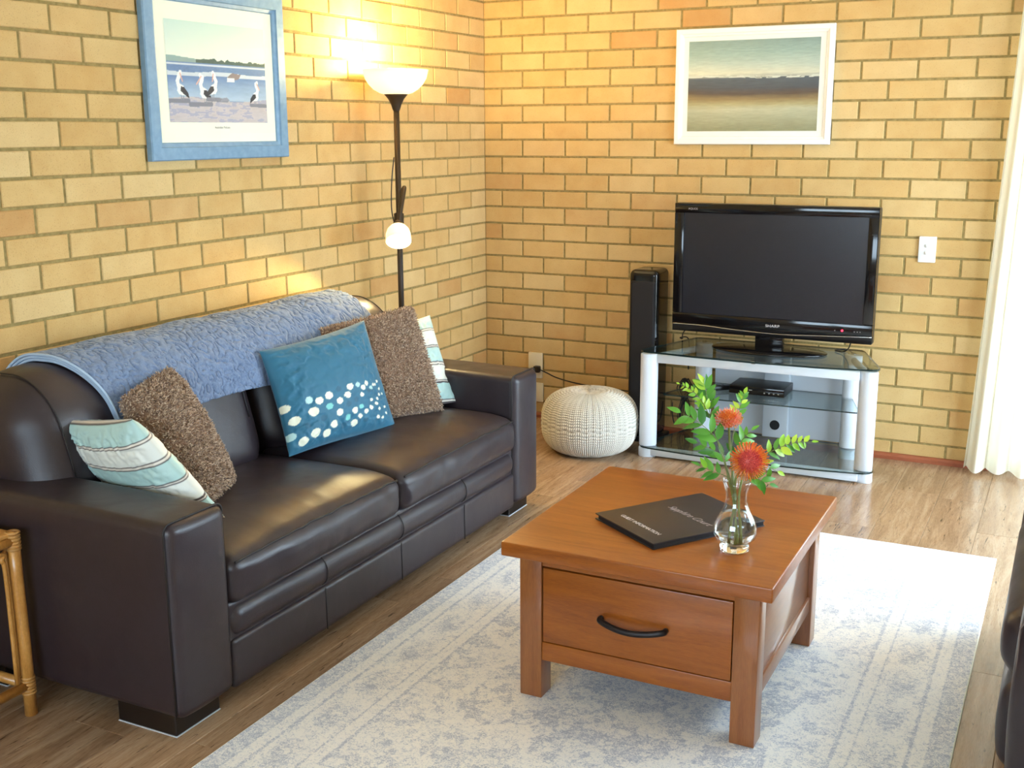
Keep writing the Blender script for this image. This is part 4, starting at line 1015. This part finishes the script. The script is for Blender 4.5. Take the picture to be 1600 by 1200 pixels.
def seg_mask(A, B, pts, r):
    m = np.zeros(A.shape, bool)
    for (p, q) in zip(pts[:-1], pts[1:]):
        dx, dy = q[0] - p[0], q[1] - p[1]; L = dx * dx + dy * dy + 1e-12; t = np.clip(((A - p[0]) * dx + (B - p[1]) * dy) / L, 0, 1)
        m |= np.hypot(A - p[0] - t * dx, (B - p[1] - t * dy) * .66) < r
    return m
def pelican_print(A, B):
    c = np.zeros(A.shape + (3,)); n = fbm(A * 14, B * 40, 5); n2 = fbm(A * 60, B * 120, 6)
    top, hor = srgb_np((206, 226, 214)), srgb_np((240, 240, 222))
    t = np.clip((B - .62) / .38, 0, 1)[..., None]; c[:] = hor * (1 - t) + top * t
    sea = B < .60; c[sea] = (srgb_np((112, 138, 176)) * (.85 + .35 * n2[..., None]))[sea]
    bandm = (np.abs(B - .485 + .01 * np.sin(A * 9)) < .022) | (np.abs(B - .575) < .010); c[bandm] = (srgb_np((214, 220, 226)) * (.92 + .1 * n2[..., None]))[bandm]
    lt = (B < .46) & (B > .22); tt_ = np.clip((.46 - B) / .24, 0, 1)[..., None]; mixc = srgb_np((110, 140, 184)) * (1 - tt_) + srgb_np((186, 204, 220)) * tt_; c[lt] = (mixc * (.88 + .24 * n[..., None]))[lt]
    sand = B < .235 + .02 * np.sin(A * 7); c[sand] = (srgb_np((206, 194, 194)) * (.82 + .34 * n[..., None]))[sand]
    wet = sand & (n > .56); c[wet] = (srgb_np((176, 172, 190)))
    h1 = .605 + .03 * fbm(A * 7, B * 0, 8); hills = (B > .595) & (B < h1 + .035 * np.clip(1 - A * 2.2, 0, 1)); c[hills] = srgb_np((150, 172, 166))
    h2 = .615 + .045 * fbm(A * 30, B * 0, 9); tr = (B > .598) & (B < h2) & (A > .28); c[tr] = (srgb_np((84, 104, 96)) * (.75 + .6 * n2[..., None]))[tr]
    W = srgb_np((240, 240, 238)); K = srgb_np((58, 60, 70)); Pk = srgb_np((226, 176, 160)); G = srgb_np((150, 150, 162))
    def bird(x, y, s, flip=1, bill=1):
        f = lambda pts: [(x + flip * px * s, y + py * s * 1.5) for px, py in pts]
        c[seg_mask(A, B, f([(0.5, -.02), (-.9, -.05)]), .010 * s / .1)] = G * .8
        c[seg_mask(A, B, f([(.05, .30), (.05, .02)]), .0035)] = G; c[seg_mask(A, B, f([(.16, .30), (.17, .02)]), .0035)] = G
        c[poly_mask(A, B, f([(-.18, .62), (-.22, .42), (-.08, .24), (.25, .22), (.52, .12), (.45, .36), (.20, .66), (0, .74)]))] = W
        c[poly_mask(A, B, f([(.05, .62), (.0, .42), (.22, .26), (.56, .08), (.50, .34), (.24, .60)]))] = K
        c[seg_mask(A, B, f([(-.10, .62), (-.16, .86), (-.06, 1.05), (-.02, 1.18)]), .011 * s / .1)] = W
        c[seg_mask(A, B, f([(-.06, 1.14), (-.12 * bill, 1.26)]), .010 * s / .1)] = W
        c[seg_mask(A, B, f([(-.08 * bill, 1.20), (-.32 * bill, .86)]), .0055)] = Pk
    bird(.115, .22, .145, 1, -.5); bird(.335, .19, .150, 1, 1.3); bird(.445, .24, .14, -1, -.3); bird(.885, .19, .125, -1, 1)
    bo = poly_mask(A, B, [(.58, .43), (.70, .45), (.73, .50), (.64, .515), (.585, .47)]); c[bo] = srgb_np((150, 132, 130)); c[poly_mask(A, B, [(.58, .42), (.66, .42), (.66, .46), (.585, .465)])] = W
    c[poly_mask(A, B, [(.50, .215), (.60, .225), (.57, .26), (.52, .25)])] = G
    return np.clip(c, 0, 1)
pl = picture('framed_picture', 'pelican beach print in a blue frame hanging on the left brick wall', 'L', (-2.062, 1.709), .742, .592,
             [(0, .002), (0, .022), (.004, .027), (.044, .027), (.047, .020), (.058, .017), (.062, .010)], M['frame_blue'], M['mat_cream'], .525, .342, 1.714, lambda A, B: pelican_print(A, B), .027)
text_mesh('caption', 'Australian Pelicans', .011, frame_at(Vector((.0125, -2.10, 1.522)), Vector((0, 1, 0)), Vector((0, 0, 1))), M['print_grey'], pl)
def shore_print(A, B):
    n = fbm(A * 5, B * 40, 15); n2 = fbm(A * 22, B * 120, 16); n3 = fbm(A * 3, B * 9, 17)
    stops = [(0, (150, 148, 116)), (.10, (168, 164, 134)), (.24, (190, 188, 160)), (.30, (178, 164, 124)), (.35, (152, 130, 92)), (.41, (104, 88, 78)), (.47, (90, 92, 98)), (.585, (98, 104, 112)), (.60, (176, 176, 164)), (.64, (214, 212, 192)), (.74, (186, 198, 186)), (.86, (160, 180, 172)), (1, (146, 166, 160))]
    y = np.clip(B + .035 * (n - .5) - .05 * (A - .5) ** 2 * ((B > .3) & (B < .48)) , 0, 1)
    c = np.stack([np.interp(y, [s[0] for s in stops], srgb_np([s[1] for s in stops])[:, k]) for k in range(3)], -1)
    c *= (.86 + .28 * n2 * (.5 + n3))[..., None]
    foam = (np.abs(B - .60 - .012 * np.sin(A * 5 + 1)) < .012) & (n2 > .42); c[foam] = srgb_np((214, 214, 202)); return np.clip(c, 0, 1)
picture('framed_picture', 'grey and sand seashore print in a white frame hanging above the television', 'B', (1.412, 1.706), .738, .530,
        [(0, .002), (0, .022), (.003, .026), (.022, .026), (.026, .020), (.034, .018), (.038, .012)], M['frame_white'], M['mat_white'], .614, .412, 1.708, lambda A, B: shore_print(A, B), .026)

# ================================================================== SWITCH, SOCKETS, CABLES
sw = thing('light_switch', 'white two-gang light switch on the back brick wall right of the television', 'light switch', (2.235, -.004, .983))
flat_shade_big(MB().add(*bbox(2.198, 2.272, -.012, .002, .925, 1.041, .003)).build('plate', M['white_plastic'], sw))
for z in (1.000, .968): MB().add(*lathe([(0, 0), (.0085, 0), (.0080, .004), (0, .005)], (2.232, -.012, z), 16, (0, -1, 0))).build('rocker', M['white_plastic'], sw)
so_ = thing('power_outlet', 'cream power outlet on the back wall just above the sofa arm', 'power outlet', (.30, -.004, .26))
flat_shade_big(MB().add(*bbox(.258, .338, -.014, .002, .215, .352, .003)).build('plate', M['cream_plastic'], so_))
flat_shade_big(MB().add(*bbox(.30, .334, -.045, -.014, .250, .285, .005)).build('plug', M['satin_black'], so_))
so_ = thing('power_outlet', 'cream outlet plate low on the back wall between sofa arm and pouf', 'power outlet', (.30, -.004, .12))
flat_shade_big(MB().add(*bbox(.262, .342, -.012, .002, .085, .188, .003)).build('plate', M['cream_plastic'], so_))
for z in (.12, .155): MB().add(*box(.29, .297, -.0135, -.0115, z, z + .014)).build('slot', M['hole'], so_, False)
c_ = MB().add(*tube(curve([(.335, -.035, .268), (.38, -.04, .255), (.44, -.035, .232), (.55, -.03, .212), (.66, -.03, .205), (.78, -.04, .203), (.90, -.05, .204), (1.0, -.045, .21), (1.1, -.04, .21)], 8), .0035, 6)).build('power_cable', M['cable'], None, True, (.6, -.03, .2))
tag(c_, 'thin black cable running from the wall outlet behind the pouf to the speaker', 'cable')
mb = MB(); rr_ = random.Random(5)
for k in range(7):
    x_, y_ = 1.148 + rr_.uniform(-.012, .012), -.055 + rr_.uniform(-.015, .01)
    loop = [(x_, y_, .30), (x_ - .02 * rr_.random() - .008, y_ - .01, .25), (x_ + rr_.uniform(-.004, .004), y_, .19), (x_ + .02 * rr_.random() + .006, y_ + .006, .12), (x_, y_ - .005, .075 + .02 * rr_.random()), (x_ - .02, y_ - .01, .11), (x_ - .004, y_, .20), (x_ + .016, y_ + .004, .26), (x_, y_, .30)]
    mb.add(*tube(curve(loop, 5), .0028, 5))
c_ = mb.build('cable_bundle', M['cable'], None, True, (1.148, -.055, .06)); tag(c_, 'hank of black cables hanging behind the left of the television stand', 'cables')
for (lab, pts) in (('black cable looping from under the left end of the television', [(1.20, -.215, .585), (1.175, -.20, .555), (1.15, -.13, .515), (1.13, -.10, .514), (1.148, -.022, .49), (1.15, -.02, .34)]),
                   ('black cable dropping behind the right end of the television', [(1.965, -.20, .585), (1.95, -.19, .54), (1.92, -.16, .518), (1.88, -.11, .514), (1.93, -.028, .50), (2.03, -.025, .40), (2.05, -.03, .2), (2.04, -.05, .06)]),
                   ('black cable trailing from the bundle to the floor by the tower speaker', [(1.13, -.06, .08), (1.10, -.055, .06), (1.085, -.05, .10), (1.08, -.045, .17)])):
    c_ = MB().add(*tube(curve(pts, 8), .003, 6)).build('cable', M['cable'], None, True, pts[0]); tag(c_, lab, 'cable')

# ================================================================== CURTAIN
cur = thing('curtain', 'cream pleated curtain hanging at the right end of the back wall', 'curtain', (2.72, -.10, 0))
nz, nu = 40, 260; V = []
for i in range(nz + 1):
    z = .022 + (2.22 - .022) * i / nz; t = i / nz
    xl = 2.458 + .085 * t ** .9; xr = 3.02 - .03 * t
    for j in range(nu + 1):
        s = j / nu; ph = s * 2 * pi * 6.3 + .5 * math.sin(s * 9) + .25 * math.sin(3 * t + s * 4)
        am = .034 * (1 - .35 * t) * (.8 + .3 * math.sin(s * 17)); yy = -.10 + am * math.sin(ph) + .008 * math.sin(2 * ph + 1)
        V.append((xl + (xr - xl) * s + .010 * math.cos(ph) , min(yy, -.035), z + (.006 * math.sin(ph) if i == 0 else 0)))
F = [(i * (nu + 1) + j, i * (nu + 1) + j + 1, (i + 1) * (nu + 1) + j + 1, (i + 1) * (nu + 1) + j) for i in range(nz) for j in range(nu)]
cl = mk('cloth', V, F, M['curtain'], cur)
MB().add(*tube([(2.45, -.09, 2.235), (3.75, -.09, 2.235)], .013, 12)).build('rod', M['white_plastic'], cur)
for q in np.linspace(2.56, 2.98, 8): MB().add(*lathe([(.016, -.003), (.019, -.003), (.019, .003), (.016, .003), (.016, -.003)], (q, -.09, 2.231), 16, (1, 0, 0))).build('ring', M['white_plastic'], cur)

# ================================================================== RIGHT-HAND ARMCHAIR
ac = thing('recliner_armchair', 'dark brown leather recliner armchair cut off at the right edge of the picture', 'armchair', (3.2, -2.35, 0))
AX = 2.775
def lean_front(V, U):
    V = V.copy(); V[:, 0] -= .014 * np.clip(-U[:, 0], 0, 1) ** 2 * np.clip(1 - U[:, 2] ** 2, 0, 1); return V
for a, b, zt, xf in ((-1.98, -1.78, .545, AX + .006), (-2.98, -2.76, .56, AX + .04)):
    arm = MB().add(*rbox(xf, 3.55, a, b, .05, zt, .05, 8, 5, lean_front)).build('arm', M['leather'], ac)
    MB().add(*tube([(xf - .004, a + .03, .08), (xf - .006, a + .03, zt - .06), (xf + .02, a + .03, zt - .012), (3.3, a + .03, zt + .001)], .002, 5)).build('seam', M['stitch'], arm)
s_ = MB().add(*rbox(AX + .005, 3.35, -2.765, -1.975, .28, .465, .06, 10, 5, lean_front)).build('seat_cushion', M['leather'], ac)
MB().add(*tube([(AX + .012, -2.74, .405), (AX + .002, -2.37, .408), (AX + .012, -2.0, .405)], .0022, 5)).build('seam', M['stitch'], s_)
MB().add(*rbox(AX + .012, 3.30, -2.765, -1.975, .06, .285, .04, 8, 4, lean_front)).build('footrest', M['leather'], ac)
def bk_fn(V, U):
    V = V.copy(); V[:, 0] += .25 * (V[:, 2] - .4); return V
MB().add(*rbox(3.25, 3.50, -2.77, -1.97, .35, 1.02, .09, 8, 5, bk_fn)).build('backrest', M['leather'], ac)
MB().add(*bbox(AX + .05, 3.5, -2.93, -1.83, .0, .07, .01)).build('base', M['foot_black'], ac, False)

# ================================================================== CANE SIDE TABLE
ct = thing('cane_side_table', 'golden cane side table beside the near arm of the sofa', 'side table', (.25, -3.72, 0))
cx0, cx1, cy0, cy1, cz = .06, .464, -3.95, -3.482, .50
for px in (cx0, cx1):
    for py in (cy0, cy1):
        leg = MB().add(*tube([(px, py, 0), (px + .002, py, .2), (px - .001, py, .38), (px, py, cz)], [.0165, .0160, .0165, .0165], 12)).build('leg', M['cane'], ct)
        for z, hh_ in ((.085, .022), (.488, .022)):
            V, F = [], []
            w = MB()
            for q in np.linspace(z - hh_, z + hh_, 6): w.add(*lathe([(.0155, -.004), (.0190, -.002), (.0190, .002), (.0155, .004)], (px, py, q), 14))
            w.build('binding', M['cane_wrap'], leg)
for z, nm in ((.488, 'top_rail'), (.085, 'stretcher')):
    for a, b in (((cx0, cy0), (cx1, cy0)), ((cx0, cy1), (cx1, cy1)), ((cx0, cy0), (cx0, cy1)), ((cx1, cy0), (cx1, cy1))):
        MB().add(*tube([(a[0], a[1], z), (b[0], b[1], z)], .0135, 10)).build(nm, M['cane'], ct)
def hoop(f):
    pts = [(.03, .10), (.03, .40), (.05, .445), (.10, .465), (.90, .465), (.95, .445), (.97, .40), (.97, .10)]
    return curve([f(a, z) for a, z in pts], 5)
for py in (cy0, cy1): MB().add(*tube(hoop(lambda a, z: (cx0 + .02 + (cx1 - cx0 - .04) * a, py, z)), .006, 8)).build('brace', M['cane'], ct)
for px in (cx0, cx1): MB().add(*tube(hoop(lambda a, z: (px, cy0 + .02 + (cy1 - cy0 - .04) * a, z)), .006, 8)).build('brace', M['cane'], ct)
MB().add(*bbox(cx0 - .005, cx1 + .005, cy0 - .005, cy1 + .005, .500, .512, .004)).build('table_top', M['cane'], ct, False)
MB().add(*tube([((cx0 + cx1) / 2, cy0, .085), ((cx0 + cx1) / 2, cy1, .085)], .0115, 8)).build('stretcher', M['cane'], ct)
